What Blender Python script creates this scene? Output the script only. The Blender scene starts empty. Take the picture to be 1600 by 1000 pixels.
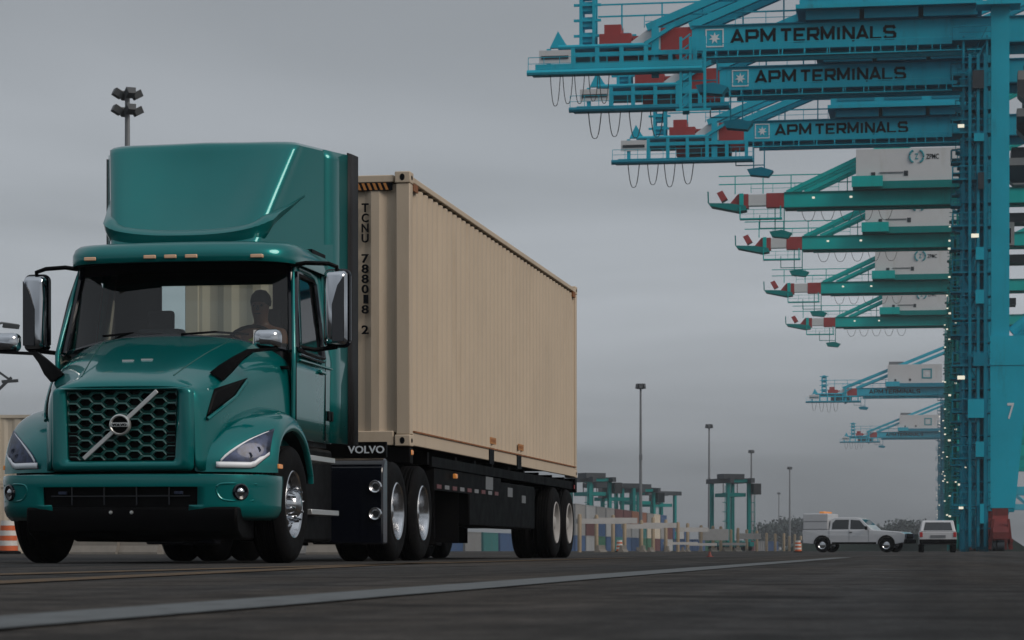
import bpy, bmesh, math, random
from mathutils import Vector, Matrix
from mathutils.bvhtree import BVHTree

random.seed(7)
S = bpy.context.scene
COL = S.collection
R = math.radians

# ------------------------------------------------------------------ camera
cam_d = bpy.data.cameras.new('camera')
cam = bpy.data.objects.new('camera', cam_d)
COL.objects.link(cam)
cam.location = (0, 0, 0.11)
cam.rotation_euler = (R(90), 0, 0)
cam_d.sensor_width = 36.0
cam_d.lens = 36.0 * 4060 / 1600
cam_d.shift_y = 360 / 1600
cam_d.clip_start = 0.05
cam_d.clip_end = 9000
cam_d.dof.use_dof = True
cam_d.dof.focus_distance = 23.0
cam_d.dof.aperture_fstop = 13.0
S.camera = cam

# ------------------------------------------------------------------ sky and sun
SUN_DIR = Vector((0.80, -0.50, 0.62)).normalized()          # towards the sun
world = bpy.data.worlds.new('World')
S.world = world
world.use_nodes = True
wn, wl = world.node_tree.nodes, world.node_tree.links
wn.clear()
w_out = wn.new('ShaderNodeOutputWorld')
nish = wn.new('ShaderNodeTexSky')
nish.sky_type = 'NISHITA'
nish.sun_disc = False
nish.sun_elevation = math.asin(SUN_DIR.z)
nish.sun_rotation = math.atan2(SUN_DIR.x, SUN_DIR.y)
nish.air_density = 1.0
nish.dust_density = 4.0
bg_clear = wn.new('ShaderNodeBackground')
bg_clear.inputs['Strength'].default_value = 0.05
wl.new(nish.outputs[0], bg_clear.inputs['Color'])
tc = wn.new('ShaderNodeTexCoord')
sep = wn.new('ShaderNodeSeparateXYZ')
wl.new(tc.outputs['Generated'], sep.inputs[0])


def wmath(op, a, b=None, c=None):
    n = wn.new('ShaderNodeMath')
    n.operation = op
    for i, q in enumerate((a, b, c)):
        if q is None:
            continue
        if isinstance(q, (int, float)):
            n.inputs[i].default_value = q
        else:
            wl.new(q, n.inputs[i])
    return n.outputs[0]


# overcast layer: brighter towards the zenith, seen in perspective as a flat stratus deck
zc = wmath('MAXIMUM', sep.outputs['Z'], 0.0)
zd = wmath('ADD', zc, 0.10)
px_ = wmath('DIVIDE', sep.outputs['X'], zd)
py_ = wmath('DIVIDE', sep.outputs['Y'], zd)
comb = wn.new('ShaderNodeCombineXYZ')
wl.new(px_, comb.inputs[0])
wl.new(py_, comb.inputs[1])
nz = wn.new('ShaderNodeTexNoise')
nz.inputs['Scale'].default_value = 0.55
nz.inputs['Detail'].default_value = 4
nz.inputs['Roughness'].default_value = 0.5
nz.inputs['Distortion'].default_value = 0.4
wl.new(comb.outputs[0], nz.inputs['Vector'])
cloud = wmath('MULTIPLY_ADD', nz.outputs['Fac'], 1.25, 0.375)
ramp = wn.new('ShaderNodeValToRGB')              # overcast brightness against height: thick air low down, brighter above
ramp.color_ramp.interpolation = 'B_SPLINE'
els = ramp.color_ramp.elements
els[0].position, els[0].color = 0.0, (0.20, 0.20, 0.20, 1)
els[1].position, els[1].color = 1.0, (0.78, 0.78, 0.78, 1)
for pos_, val_ in ((0.03, 0.25), (0.06, 0.44), (0.10, 0.51), (0.14, 0.50), (0.20, 0.34), (0.30, 0.36), (0.50, 0.54)):
    e_ = els.new(pos_)
    e_.color = (val_, val_, val_, 1)
wl.new(zc, ramp.inputs[0])
lum = wmath('MULTIPLY', cloud, ramp.outputs[0])
tint = wn.new('ShaderNodeMix')
tint.data_type = 'RGBA'
tint.inputs['A'].default_value = (0.835, 0.915, 0.99, 1)
tint.inputs['B'].default_value = (0.935, 0.99, 1.065, 1)
wl.new(nz.outputs['Fac'], tint.inputs['Factor'])
vm = wn.new('ShaderNodeVectorMath')
vm.operation = 'SCALE'
wl.new(tint.outputs['Result'], vm.inputs[0])
wl.new(lum, vm.inputs['Scale'])
bg_cloud = wn.new('ShaderNodeBackground')
bg_cloud.inputs['Strength'].default_value = 0.95
wl.new(vm.outputs[0], bg_cloud.inputs['Color'])
mixw = wn.new('ShaderNodeMixShader')
mixw.inputs[0].default_value = 0.90
wl.new(bg_clear.outputs[0], mixw.inputs[1])
wl.new(bg_cloud.outputs[0], mixw.inputs[2])
wl.new(mixw.outputs[0], w_out.inputs['Surface'])

sun_d = bpy.data.lights.new('sun', 'SUN')
sun_d.energy = 1.5
sun_d.angle = R(26)
sun_d.color = (1.0, 0.90, 0.80)
sun = bpy.data.objects.new('sun', sun_d)
COL.objects.link(sun)
sun.rotation_euler = SUN_DIR.to_track_quat('Z', 'Y').to_euler()

S.view_settings.view_transform = 'Standard'
S.view_settings.look = 'None'
S.view_settings.exposure = 0.0
S.view_settings.gamma = 1.0
S.view_settings.use_curve_mapping = False
S.cycles.use_denoising = True
S.cycles.max_bounces = 10
S.cycles.transparent_max_bounces = 16
S.cycles.volume_bounces = 0

# ------------------------------------------------------------------ materials
MATS = {}


def mat(name, col, rough=0.5, metal=0.0, spec=0.5, coat=0.0, var=0.10, scale=2.0, bump=0.0, bscale=60.0,
        wear=None, wamt=0.0, wscale=1.2, emit=None, estr=0.0, rvar=0.12):
    m = bpy.data.materials.new(name)
    m.use_nodes = True
    nt = m.node_tree
    n, l = nt.nodes, nt.links
    p = n['Principled BSDF']
    p.inputs['Roughness'].default_value = rough
    p.inputs['Metallic'].default_value = metal
    p.inputs['Specular IOR Level'].default_value = spec
    p.inputs['Coat Weight'].default_value = coat
    p.inputs['Coat Roughness'].default_value = 0.03
    t = n.new('ShaderNodeTexCoord')
    a = n.new('ShaderNodeTexNoise')
    a.inputs['Scale'].default_value = scale
    a.inputs['Detail'].default_value = 6
    a.inputs['Roughness'].default_value = 0.6
    l.new(t.outputs['Object'], a.inputs['Vector'])
    mr = n.new('ShaderNodeMapRange')
    mr.inputs['From Min'].default_value = 0.3
    mr.inputs['From Max'].default_value = 0.7
    mr.inputs['To Min'].default_value = 1 - var
    mr.inputs['To Max'].default_value = 1 + var
    l.new(a.outputs['Fac'], mr.inputs['Value'])
    v = n.new('ShaderNodeVectorMath')
    v.operation = 'SCALE'
    v.inputs[0].default_value = col[:3]
    l.new(mr.outputs[0], v.inputs['Scale'])
    out = v.outputs[0]
    if wear:
        b = n.new('ShaderNodeTexNoise')
        b.inputs['Scale'].default_value = wscale
        b.inputs['Detail'].default_value = 9
        b.inputs['Roughness'].default_value = 0.72
        mp = n.new('ShaderNodeMapping')
        mp.inputs['Scale'].default_value = (1, 1, 0.16)
        l.new(t.outputs['Object'], mp.inputs[0])
        l.new(mp.outputs[0], b.inputs['Vector'])
        r2 = n.new('ShaderNodeMapRange')
        r2.inputs['From Min'].default_value = 0.56
        r2.inputs['From Max'].default_value = 0.72
        r2.inputs['To Max'].default_value = wamt
        l.new(b.outputs['Fac'], r2.inputs['Value'])
        mx = n.new('ShaderNodeMix')
        mx.data_type = 'RGBA'
        mx.inputs['B'].default_value = (*wear[:3], 1)
        l.new(r2.outputs[0], mx.inputs['Factor'])
        l.new(out, mx.inputs['A'])
        out = mx.outputs['Result']
    l.new(out, p.inputs['Base Color'])
    rr = n.new('ShaderNodeMapRange')
    rr.inputs['From Min'].default_value = 0.3
    rr.inputs['From Max'].default_value = 0.7
    rr.inputs['To Min'].default_value = max(0.02, rough * (1 - rvar))
    rr.inputs['To Max'].default_value = min(1, rough * (1 + rvar))
    l.new(a.outputs['Fac'], rr.inputs['Value'])
    l.new(rr.outputs[0], p.inputs['Roughness'])
    if bump:
        c = n.new('ShaderNodeTexNoise')
        c.inputs['Scale'].default_value = bscale
        c.inputs['Detail'].default_value = 4
        l.new(t.outputs['Object'], c.inputs['Vector'])
        bp = n.new('ShaderNodeBump')
        bp.inputs['Strength'].default_value = bump
        bp.inputs['Distance'].default_value = 0.01
        l.new(c.outputs['Fac'], bp.inputs['Height'])
        l.new(bp.outputs[0], p.inputs['Normal'])
    if emit:
        p.inputs['Emission Color'].default_value = (*emit[:3], 1)
        p.inputs['Emission Strength'].default_value = estr
    MATS[name] = m
    return m


def glass(name, tintc, gloss_rough=0.02, ior=1.45, body=0.0, bodycol=(0, 0, 0)):
    m = bpy.data.materials.new(name)
    m.use_nodes = True
    nt = m.node_tree
    n, l = nt.nodes, nt.links
    n.remove(n['Principled BSDF'])
    o = n['Material Output']
    tr = n.new('ShaderNodeBsdfTransparent')
    g = n.new('ShaderNodeBsdfGlossy')
    g.inputs['Roughness'].default_value = gloss_rough
    fr = n.new('ShaderNodeFresnel')
    fr.inputs['IOR'].default_value = ior
    mx = n.new('ShaderNodeMixShader')
    t = n.new('ShaderNodeTexCoord')
    a = n.new('ShaderNodeTexNoise')
    a.inputs['Scale'].default_value = 3
    l.new(t.outputs['Object'], a.inputs['Vector'])
    r = n.new('ShaderNodeMix')
    r.data_type = 'RGBA'
    r.inputs['A'].default_value = (*tintc, 1)
    r.inputs['B'].default_value = (*[c * 0.9 for c in tintc], 1)
    l.new(a.outputs['Fac'], r.inputs['Factor'])
    l.new(r.outputs['Result'], tr.inputs['Color'])
    l.new(fr.outputs[0], mx.inputs[0])
    if body > 0:
        d = n.new('ShaderNodeBsdfDiffuse')
        d.inputs['Color'].default_value = (*bodycol, 1)
        m2 = n.new('ShaderNodeMixShader')
        m2.inputs[0].default_value = body
        l.new(tr.outputs[0], m2.inputs[1])
        l.new(d.outputs[0], m2.inputs[2])
        l.new(m2.outputs[0], mx.inputs[1])
    else:
        l.new(tr.outputs[0], mx.inputs[1])
    l.new(g.outputs[0], mx.inputs[2])
    l.new(mx.outputs[0], o.inputs['Surface'])
    MATS[name] = m
    return m


# truck
mat('truck_paint', (0.000, 0.148, 0.146), rough=0.30, metal=0.52, spec=0.03, coat=1.0, var=0.04, scale=1.2, wear=(0.005, 0.13, 0.125), wamt=0.3, wscale=2.5)
mat('gloss_black', (0.003, 0.004, 0.008), rough=0.12, coat=0.2, var=0.1)
mat('satin_black', (0.0018, 0.0018, 0.0022), rough=0.50, spec=0.08, var=0.2, scale=6)
mat('grey_rubber', (0.014, 0.013, 0.014), rough=0.55, spec=0.2, var=0.15)
mat('rubber', (0.0045, 0.0045, 0.005), rough=0.75, spec=0.08, var=0.25, scale=14, bump=0.25, bscale=90, wear=(0.045, 0.040, 0.034), wamt=0.40, wscale=6)
mat('chrome', (0.52, 0.54, 0.57), rough=0.10, metal=1.0, var=0.04)
mat('alloy', (0.56, 0.57, 0.59), rough=0.20, metal=1.0, var=0.10, scale=6, wear=(0.16, 0.13, 0.10), wamt=0.5, wscale=6)
mat('silver', (0.60, 0.61, 0.60), rough=0.30, metal=0.75, var=0.05)
mat('grille_teal', (0.004, 0.070, 0.062), rough=0.40, coat=0.3, var=0.1)
mat('interior', (0.010, 0.011, 0.014), rough=0.7, var=0.2)
mat('interior_grey', (0.035, 0.036, 0.040), rough=0.75, var=0.2)
mat('amber', (0.75, 0.28, 0.06), rough=0.25, coat=0.5, var=0.05, emit=(1, 0.35, 0.08), estr=0.10)
mat('amber_pale', (0.70, 0.42, 0.26), rough=0.25, coat=0.5, var=0.05)
mat('red_lens', (0.35, 0.015, 0.015), rough=0.25, coat=0.5, var=0.05)
mat('lens', (0.030, 0.042, 0.085), rough=0.35, metal=0.3, spec=0.3, coat=0.25, var=0.75, scale=16)
mat('drl', (0.80, 0.82, 0.86), rough=0.25, var=0.04)
mat('tape_white', (0.16, 0.16, 0.17), rough=0.4, var=0.15, scale=12)
mat('tape_red', (0.10, 0.015, 0.015), rough=0.4, var=0.15, scale=12)
mat('skin', (0.16, 0.075, 0.05), rough=0.55, var=0.1)
mat('hivis', (0.30, 0.42, 0.05), rough=0.8, var=0.1)
mat('hair', (0.015, 0.011, 0.009), rough=0.6, var=0.2)
mat('letter_white', (0.62, 0.68, 0.74), rough=0.35, var=0.04)
MATS['truck_paint'].node_tree.nodes['Principled BSDF'].inputs['Coat IOR'].default_value = 1.45
glass('windscreen', (0.80, 0.90, 0.91), ior=1.52)
mat('projector', (0.05, 0.06, 0.09), rough=0.3, metal=0.2, var=0.1)
glass('side_glass', (0.80, 0.86, 0.84), ior=1.5)
# container and chassis
mat('container_tan', (0.480, 0.395, 0.300), rough=0.62, spec=0.3, var=0.06, scale=0.7, bump=0.06, bscale=20, wear=(0.34, 0.26, 0.18), wamt=0.45, wscale=1.8)
mat('rust', (0.22, 0.085, 0.03), rough=0.8, var=0.3, scale=8)
mat('decal_orange', (0.40, 0.16, 0.035), rough=0.5, var=0.15, scale=8)
mat('letter_black', (0.004, 0.005, 0.007), rough=0.6, spec=0.08, var=0.1)
mat('chassis_black', (0.0016, 0.0016, 0.002), rough=0.6, spec=0.06, var=0.3, scale=5, wear=(0.012, 0.008, 0.006), wamt=0.3)
mat('wheel_white', (0.34, 0.33, 0.32), rough=0.55, var=0.12, scale=6, wear=(0.14, 0.11, 0.08), wamt=0.6, wscale=5)
# cranes
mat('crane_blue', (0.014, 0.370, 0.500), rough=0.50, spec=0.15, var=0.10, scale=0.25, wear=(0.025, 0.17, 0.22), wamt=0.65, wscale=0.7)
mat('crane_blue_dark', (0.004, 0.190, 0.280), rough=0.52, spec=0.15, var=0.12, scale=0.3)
mat('crane_green', (0.000, 0.390, 0.370), rough=0.50, spec=0.15, var=0.10, scale=0.25, wear=(0.015, 0.19, 0.18), wamt=0.6, wscale=0.7)
mat('crane_green_dark', (0.000, 0.190, 0.185), rough=0.52, spec=0.15, var=0.12, scale=0.3)
mat('crane_red', (0.300, 0.030, 0.030), rough=0.55, var=0.15, scale=0.5)
mat('bogie_red', (0.15, 0.020, 0.018), rough=0.6, var=0.3, scale=0.8, wear=(0.03, 0.02, 0.02), wamt=0.7, wscale=0.8)
mat('crane_white', (0.56, 0.56, 0.57), rough=0.6, var=0.06, scale=0.3, wear=(0.40, 0.36, 0.30), wamt=0.4, wscale=0.4)
mat('crane_dark', (0.018, 0.026, 0.034), rough=0.6, var=0.2, scale=0.6)
mat('cable', (0.035, 0.036, 0.036), rough=0.7, var=0.1)
mat('logo_teal', (0.02, 0.25, 0.30), rough=0.5, var=0.05)
mat('logo_white', (0.62, 0.66, 0.68), rough=0.5, var=0.05)
mat('work_lamp', (0.8, 0.8, 0.7), rough=0.4, var=0.02, emit=(1.0, 0.93, 0.70), estr=0.55)
# yard
mat('concrete', (0.17, 0.155, 0.135), rough=0.85, var=0.15, scale=2, bump=0.2, bscale=20)
mat("post_yellow", (0.27, 0.21, 0.14), rough=0.6, var=0.15, scale=2, wear=(0.30, 0.25, 0.20), wamt=0.5)
mat('mast_grey', (0.16, 0.17, 0.18), rough=0.5, metal=0.3, var=0.1)
mat('lamp_dark', (0.04, 0.045, 0.05), rough=0.5, var=0.15)
mat('board_white', (0.34, 0.34, 0.34), rough=0.6, var=0.1)
mat('barrel_orange', (0.52, 0.10, 0.025), rough=0.55, var=0.12, scale=4)
mat('barrel_white', (0.58, 0.56, 0.53), rough=0.5, var=0.1, scale=4)
mat('car_white', (0.50, 0.51, 0.53), rough=0.25, coat=0.8, var=0.03)
mat('car_glass', (0.010, 0.013, 0.016), rough=0.06, coat=0.6, var=0.05)
mat('bark', (0.05, 0.04, 0.03), rough=0.9, var=0.2)
mat('leaf', (0.020, 0.036, 0.032), rough=0.8, var=0.35, scale=0.08)
mat('ship_hull', (0.02, 0.20, 0.21), rough=0.6, var=0.1, scale=0.1)
CONT_COLS = {
    'box_cream': (0.52, 0.46, 0.37), 'box_grey': (0.25, 0.25, 0.25), 'box_maroon': (0.12, 0.045, 0.045),
    'box_orange': (0.28, 0.12, 0.07), 'box_blue': (0.04, 0.09, 0.20), 'box_green': (0.04, 0.15, 0.09),
    'box_white': (0.36, 0.37, 0.38), 'box_teal': (0.03, 0.17, 0.17), 'box_red': (0.20, 0.05, 0.04)}
for k_, c_ in CONT_COLS.items():
    mat(k_, c_, rough=0.65, var=0.10, scale=0.6, wear=(0.16, 0.09, 0.05), wamt=0.5, wscale=0.8)


# ------------------------------------------------------------------ mesh helpers
class MB:
    def __init__(s):
        s.v, s.f = [], []

    def add(s, vs, fs):
        o = len(s.v)
        s.v += [tuple(p) for p in vs]
        s.f += [tuple(i + o for i in f) for f in fs]
        return s

    def box(s, x0, x1, y0, y1, z0, z1):
        return s.add([(x0, y0, z0), (x1, y0, z0), (x1, y1, z0), (x0, y1, z0), (x0, y0, z1), (x1, y0, z1), (x1, y1, z1), (x0, y1, z1)],
                     [(0, 3, 2, 1), (4, 5, 6, 7), (0, 1, 5, 4), (1, 2, 6, 5), (2, 3, 7, 6), (3, 0, 4, 7)])

    def beam(s, p0, p1, w, h=None, up=(0, 0, 1)):
        h = w if h is None else h
        p0, p1 = Vector(p0), Vector(p1)
        d = (p1 - p0).normalized()
        u = Vector(up)
        if abs(d.dot(u)) > 0.98:
            u = Vector((0, 1, 0)) if abs(d.y) < 0.9 else Vector((1, 0, 0))
        a = d.cross(u).normalized() * w / 2
        b = d.cross(a).normalized() * h / 2
        vs = [p + x for p in (p0, p1) for x in (a + b, a - b, -a - b, -a + b)]
        return s.add(vs, [(0, 1, 2, 3), (7, 6, 5, 4), (0, 4, 5, 1), (1, 5, 6, 2), (2, 6, 7, 3), (3, 7, 4, 0)])

    def tube(s, p0, p1, r, n=8, r1=None):
        return s.path([p0, p1], r, n, r1)

    def path(s, pts, r, n=6, r1=None):
        pts = [Vector(p) for p in pts]
        r1 = r if r1 is None else r1
        rings = []
        up = Vector((0, 0, 1))
        for i, p in enumerate(pts):
            d = (pts[min(i + 1, len(pts) - 1)] - pts[max(i - 1, 0)]).normalized()
            u = up if abs(d.dot(up)) < 0.97 else Vector((1, 0, 0))
            a = d.cross(u).normalized()
            b = d.cross(a).normalized()
            rr = r + (r1 - r) * i / (len(pts) - 1)
            rings.append([p + (a * math.cos(2 * math.pi * k / n) + b * math.sin(2 * math.pi * k / n)) * rr for k in range(n)])
        vs = [q for g in rings for q in g]
        fs = []
        for i in range(len(rings) - 1):
            for k in range(n):
                fs.append((i * n + k, i * n + (k + 1) % n, (i + 1) * n + (k + 1) % n, (i + 1) * n + k))
        fs.append(tuple(range(n - 1, -1, -1)))
        fs.append(tuple((len(rings) - 1) * n + k for k in range(n)))
        return s.add(vs, fs)

    def lathe(s, prof, n=32, axis='X', c=(0, 0, 0), flip=1):
        vs, fs = [], []
        m = len(prof)
        for k in range(n):
            a = 2 * math.pi * k / n
            for r, x in prof:
                p = (x * flip, r * math.cos(a), r * math.sin(a)) if axis == 'X' else (r * math.cos(a), r * math.sin(a), x * flip)
                vs.append((p[0] + c[0], p[1] + c[1], p[2] + c[2]))
        for k in range(n):
            for j in range(m - 1):
                fs.append((k * m + j, ((k + 1) % n) * m + j, ((k + 1) % n) * m + j + 1, k * m + j + 1))
        return s.add(vs, fs)

    def grid(s, rows, skip=None):
        m = len(rows[0])
        vs = [p for r in rows for p in r]
        fs = []
        for i in range(len(rows) - 1):
            for j in range(m - 1):
                if skip and skip(i, j):
                    continue
                fs.append((i * m + j, i * m + j + 1, (i + 1) * m + j + 1, (i + 1) * m + j))
        return s.add(vs, fs)

    def prism(s, poly, axis, a0, a1):
        n = len(poly)

        def P(q, a):
            return {'X': (a, q[0], q[1]), 'Y': (q[0], a, q[1]), 'Z': (q[0], q[1], a)}[axis]
        vs = [P(q, a0) for q in poly] + [P(q, a1) for q in poly]
        fs = [tuple(range(n)), tuple(range(2 * n - 1, n - 1, -1))]
        fs += [(i, (i + 1) % n, n + (i + 1) % n, n + i) for i in range(n)]
        return s.add(vs, fs)

    def mesh(s, name, material, smooth=True, angle=35, merge=True):
        me = bpy.data.meshes.new(name)
        me.from_pydata(s.v, [], s.f)
        bm = bmesh.new()
        bm.from_mesh(me)
        if merge:
            bmesh.ops.remove_doubles(bm, verts=bm.verts, dist=1e-5)
        bmesh.ops.recalc_face_normals(bm, faces=bm.faces)
        bm.to_mesh(me)
        bm.free()
        if smooth:
            me.polygons.foreach_set('use_smooth', [True] * len(me.polygons))
            me.set_sharp_from_angle(angle=R(angle))
        if material:
            me.materials.append(MATS[material] if isinstance(material, str) else material)
        return me

    def build(s, name, material, parent=None, smooth=True, angle=35, bevel=0.0, sub=0, loc=None, merge=True, solid=0.0, seg=2):
        o = bpy.data.objects.new(name, s.mesh(name, material, smooth, angle, merge))
        COL.objects.link(o)
        if parent:
            o.parent = parent
        if loc:
            o.location = loc
        if sub:
            md = o.modifiers.new('sub', 'SUBSURF')
            md.levels = md.render_levels = sub
        if solid:
            md = o.modifiers.new('solid', 'SOLIDIFY')
            md.thickness = solid
            md.offset = -1
        if bevel:
            md = o.modifiers.new('bevel', 'BEVEL')
            md.width = bevel
            md.segments = seg
            md.limit_method = 'ANGLE'
        return o


def inst(mesh, name, parent=None, loc=(0, 0, 0), rot=(0, 0, 0), scale=None):
    o = bpy.data.objects.new(name, mesh)
    COL.objects.link(o)
    o.parent = parent
    o.location = loc
    o.rotation_euler = rot
    if scale:
        o.scale = scale
    return o


def tag(o, label=None, cat=None, group=None, kind=None):
    if label:
        o['label'] = label
    if cat:
        o['category'] = cat
    if group:
        o['group'] = group
    if kind:
        o['kind'] = kind
    return o


def thing(name, label, cat, loc=(0, 0, 0), rz=0.0, group=None):
    o = bpy.data.objects.new(name, None)
    COL.objects.link(o)
    o.location = loc
    o.rotation_euler = (0, 0, rz)
    o.empty_display_size = 0.3
    return tag(o, label, cat, group)


def copy_tree(o, parent=None):
    c = o.copy()
    COL.objects.link(c)
    c.parent = parent
    for ch in list(o.children):
        copy_tree(ch, c)
    return c


def crom(pts, n):
    """smooth curve through points, n samples per segment"""
    P = [Vector(p) for p in pts]
    P = [P[0] * 2 - P[1]] + P + [P[-1] * 2 - P[-2]]
    out = []
    for i in range(1, len(P) - 2):
        p0, p1, p2, p3 = P[i - 1:i + 3]
        for k in range(n):
            t = k / n
            out.append(0.5 * ((2 * p1) + (p2 - p0) * t + (2 * p0 - 5 * p1 + 4 * p2 - p3) * t * t + (3 * p1 - p0 - 3 * p2 + p3) * t ** 3))
    out.append(P[-2].copy())
    return out


def mirror_pts(half):
    """half runs from the centre line (x=0) outwards; returns left..right"""
    return [(-p[0], *p[1:]) for p in half[:0:-1]] + [tuple(p) for p in half]


def bvh_of(o):
    bpy.context.view_layer.update()
    dg = bpy.context.evaluated_depsgraph_get()
    e = o.evaluated_get(dg)
    me = e.to_mesh()
    t = BVHTree.FromPolygons([v.co.copy() for v in me.vertices], [tuple(p.vertices) for p in me.polygons])
    e.to_mesh_clear()
    return t


_TXT = {}


def text_mesh(body, material, bold=0.0, depth=0.01, spacing=1.0):
    key = (body, material, bold, depth, spacing)
    if key in _TXT:
        return _TXT[key]
    cu = bpy.data.curves.new('lettering', 'FONT')
    cu.body = body
    cu.align_x = 'LEFT'
    cu.offset = bold
    cu.extrude = depth
    cu.resolution_u = 3
    cu.space_character = spacing
    o = bpy.data.objects.new('lettering', cu)
    COL.objects.link(o)
    bpy.context.view_layer.update()
    me = bpy.data.meshes.new_from_object(o.evaluated_get(bpy.context.evaluated_depsgraph_get()))
    bpy.data.objects.remove(o)
    xs = [v.co.x for v in me.vertices]
    ys = [v.co.y for v in me.vertices]
    x0, x1, y0, y1 = min(xs), max(xs), min(ys), max(ys)
    for v in me.vertices:                       # normalise to a 1 x 1 face, standing upright in X-Z, facing -Y
        x, y, z = v.co
        v.co = ((x - x0) / (x1 - x0), -z, (y - y0) / (y1 - y0))
    me.materials.clear()
    me.materials.append(MATS[material])
    _TXT[key] = me
    return me


def lettering(body, material, parent, loc, w, h, rz=0.0, bold=0.0, name='lettering', spacing=1.0):
    return inst(text_mesh(body, material, bold, 0.01, spacing), name, parent, loc, (0, 0, rz), (w, 1, h))



# wide block letters drawn as strokes (unit cell, x to the right, z up)
STROKES = {
    'A': [[(0, 0), (.5, 1), (1, 0)], [(.2, .3), (.8, .3)]],
    'P': [[(.05, 0), (.05, .95), (.85, .95), (.95, .83), (.95, .55), (.85, .43), (.05, .43)]],
    'M': [[(.04, 0), (.04, 1), (.5, .25), (.96, 1), (.96, 0)]],
    'T': [[(0, .94), (1, .94)], [(.5, .94), (.5, 0)]],
    'E': [[(1, .94), (.06, .94), (.06, .06), (1, .06)], [(.06, .5), (.85, .5)]],
    'R': [[(.05, 0), (.05, .95), (.85, .95), (.95, .83), (.95, .58), (.85, .46), (.05, .46)], [(.5, .46), (.98, 0)]],
    'I': [[(.5, 0), (.5, 1)]],
    'N': [[(.05, 0), (.05, 1), (.95, 0), (.95, 1)]],
    'L': [[(.06, 1), (.06, .06), (1, .06)]],
    'S': [[(.97, .78), (.85, .94), (.15, .94), (.03, .80), (.03, .62), (.15, .52), (.85, .48), (.97, .37), (.97, .2), (.85, .06), (.15, .06), (.03, .22)]],
}
_SL = {}


def stroke_letter(ch, w, h, t, material):
    key = (ch, w, h, t, material)
    if key not in _SL:
        m = MB()
        for pl in STROKES[ch]:
            for i in range(len(pl) - 1):
                a_, b_ = Vector((pl[i][0] * w, 0, pl[i][1] * h)), Vector((pl[i + 1][0] * w, 0, pl[i + 1][1] * h))
                d = (b_ - a_).normalized() * t * .42
                m.beam(a_ - (d if i else d * .0), b_ + (d if i < len(pl) - 2 else d * .0), .03 - .002 * (i % 2), t, up=(0, 1, 0)) if False else m.add(*_bar(a_ - (d if i else d * 0), b_ + (d if i < len(pl) - 2 else d * 0), t, .012 + .0015 * (i % 3)))
        _SL[key] = m.mesh('letter', material, smooth=False, merge=False)
    return _SL[key]


def _bar(a_, b_, t, dep):
    d = (b_ - a_).normalized()
    n = Vector((-d.z, 0, d.x)) * t / 2
    y = Vector((0, dep, 0))
    vs = [a_ + n - y, a_ - n - y, b_ - n - y, b_ + n - y, a_ + n + y, a_ - n + y, b_ - n + y, b_ + n + y]
    return vs, [(0, 1, 2, 3), (7, 6, 5, 4), (0, 4, 5, 1), (1, 5, 6, 2), (2, 6, 7, 3), (3, 7, 4, 0)]


def stroke_text(body, material, parent, loc, w, h, t, gap=.28):
    """letters of equal cell (I narrower) spread over the width w"""
    un = [.35 if c == 'I' else (1.15 if c == 'M' else 1.0) for c in body]
    cell = w / (sum(un) + gap * (len(body) - 1))
    x = loc[0]
    for c, u in zip(body, un):
        inst(stroke_letter(c, cell * u, h, t, material), 'letter', parent, (x, loc[1], loc[2]))
        x += cell * (u + gap)

# ------------------------------------------------------------------ directions of the place
F_PX = 4060.0
A_TRUCK = math.atan(693 / F_PX)                 # the truck points this much to the side of the view
A_QUAY = math.atan(655 / F_PX)                  # the quay and its crane rails
QD = Vector((math.sin(A_QUAY), math.cos(A_QUAY), 0))
QR = Vector((math.cos(A_QUAY), -math.sin(A_QUAY), 0))


def rail_point(depth, off=0.0):
    """a point on the landside crane rail at this depth from the camera, moved sideways by off"""
    return Vector((0.16133 * depth + 5.53, depth, 0)) + QR * off


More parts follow.
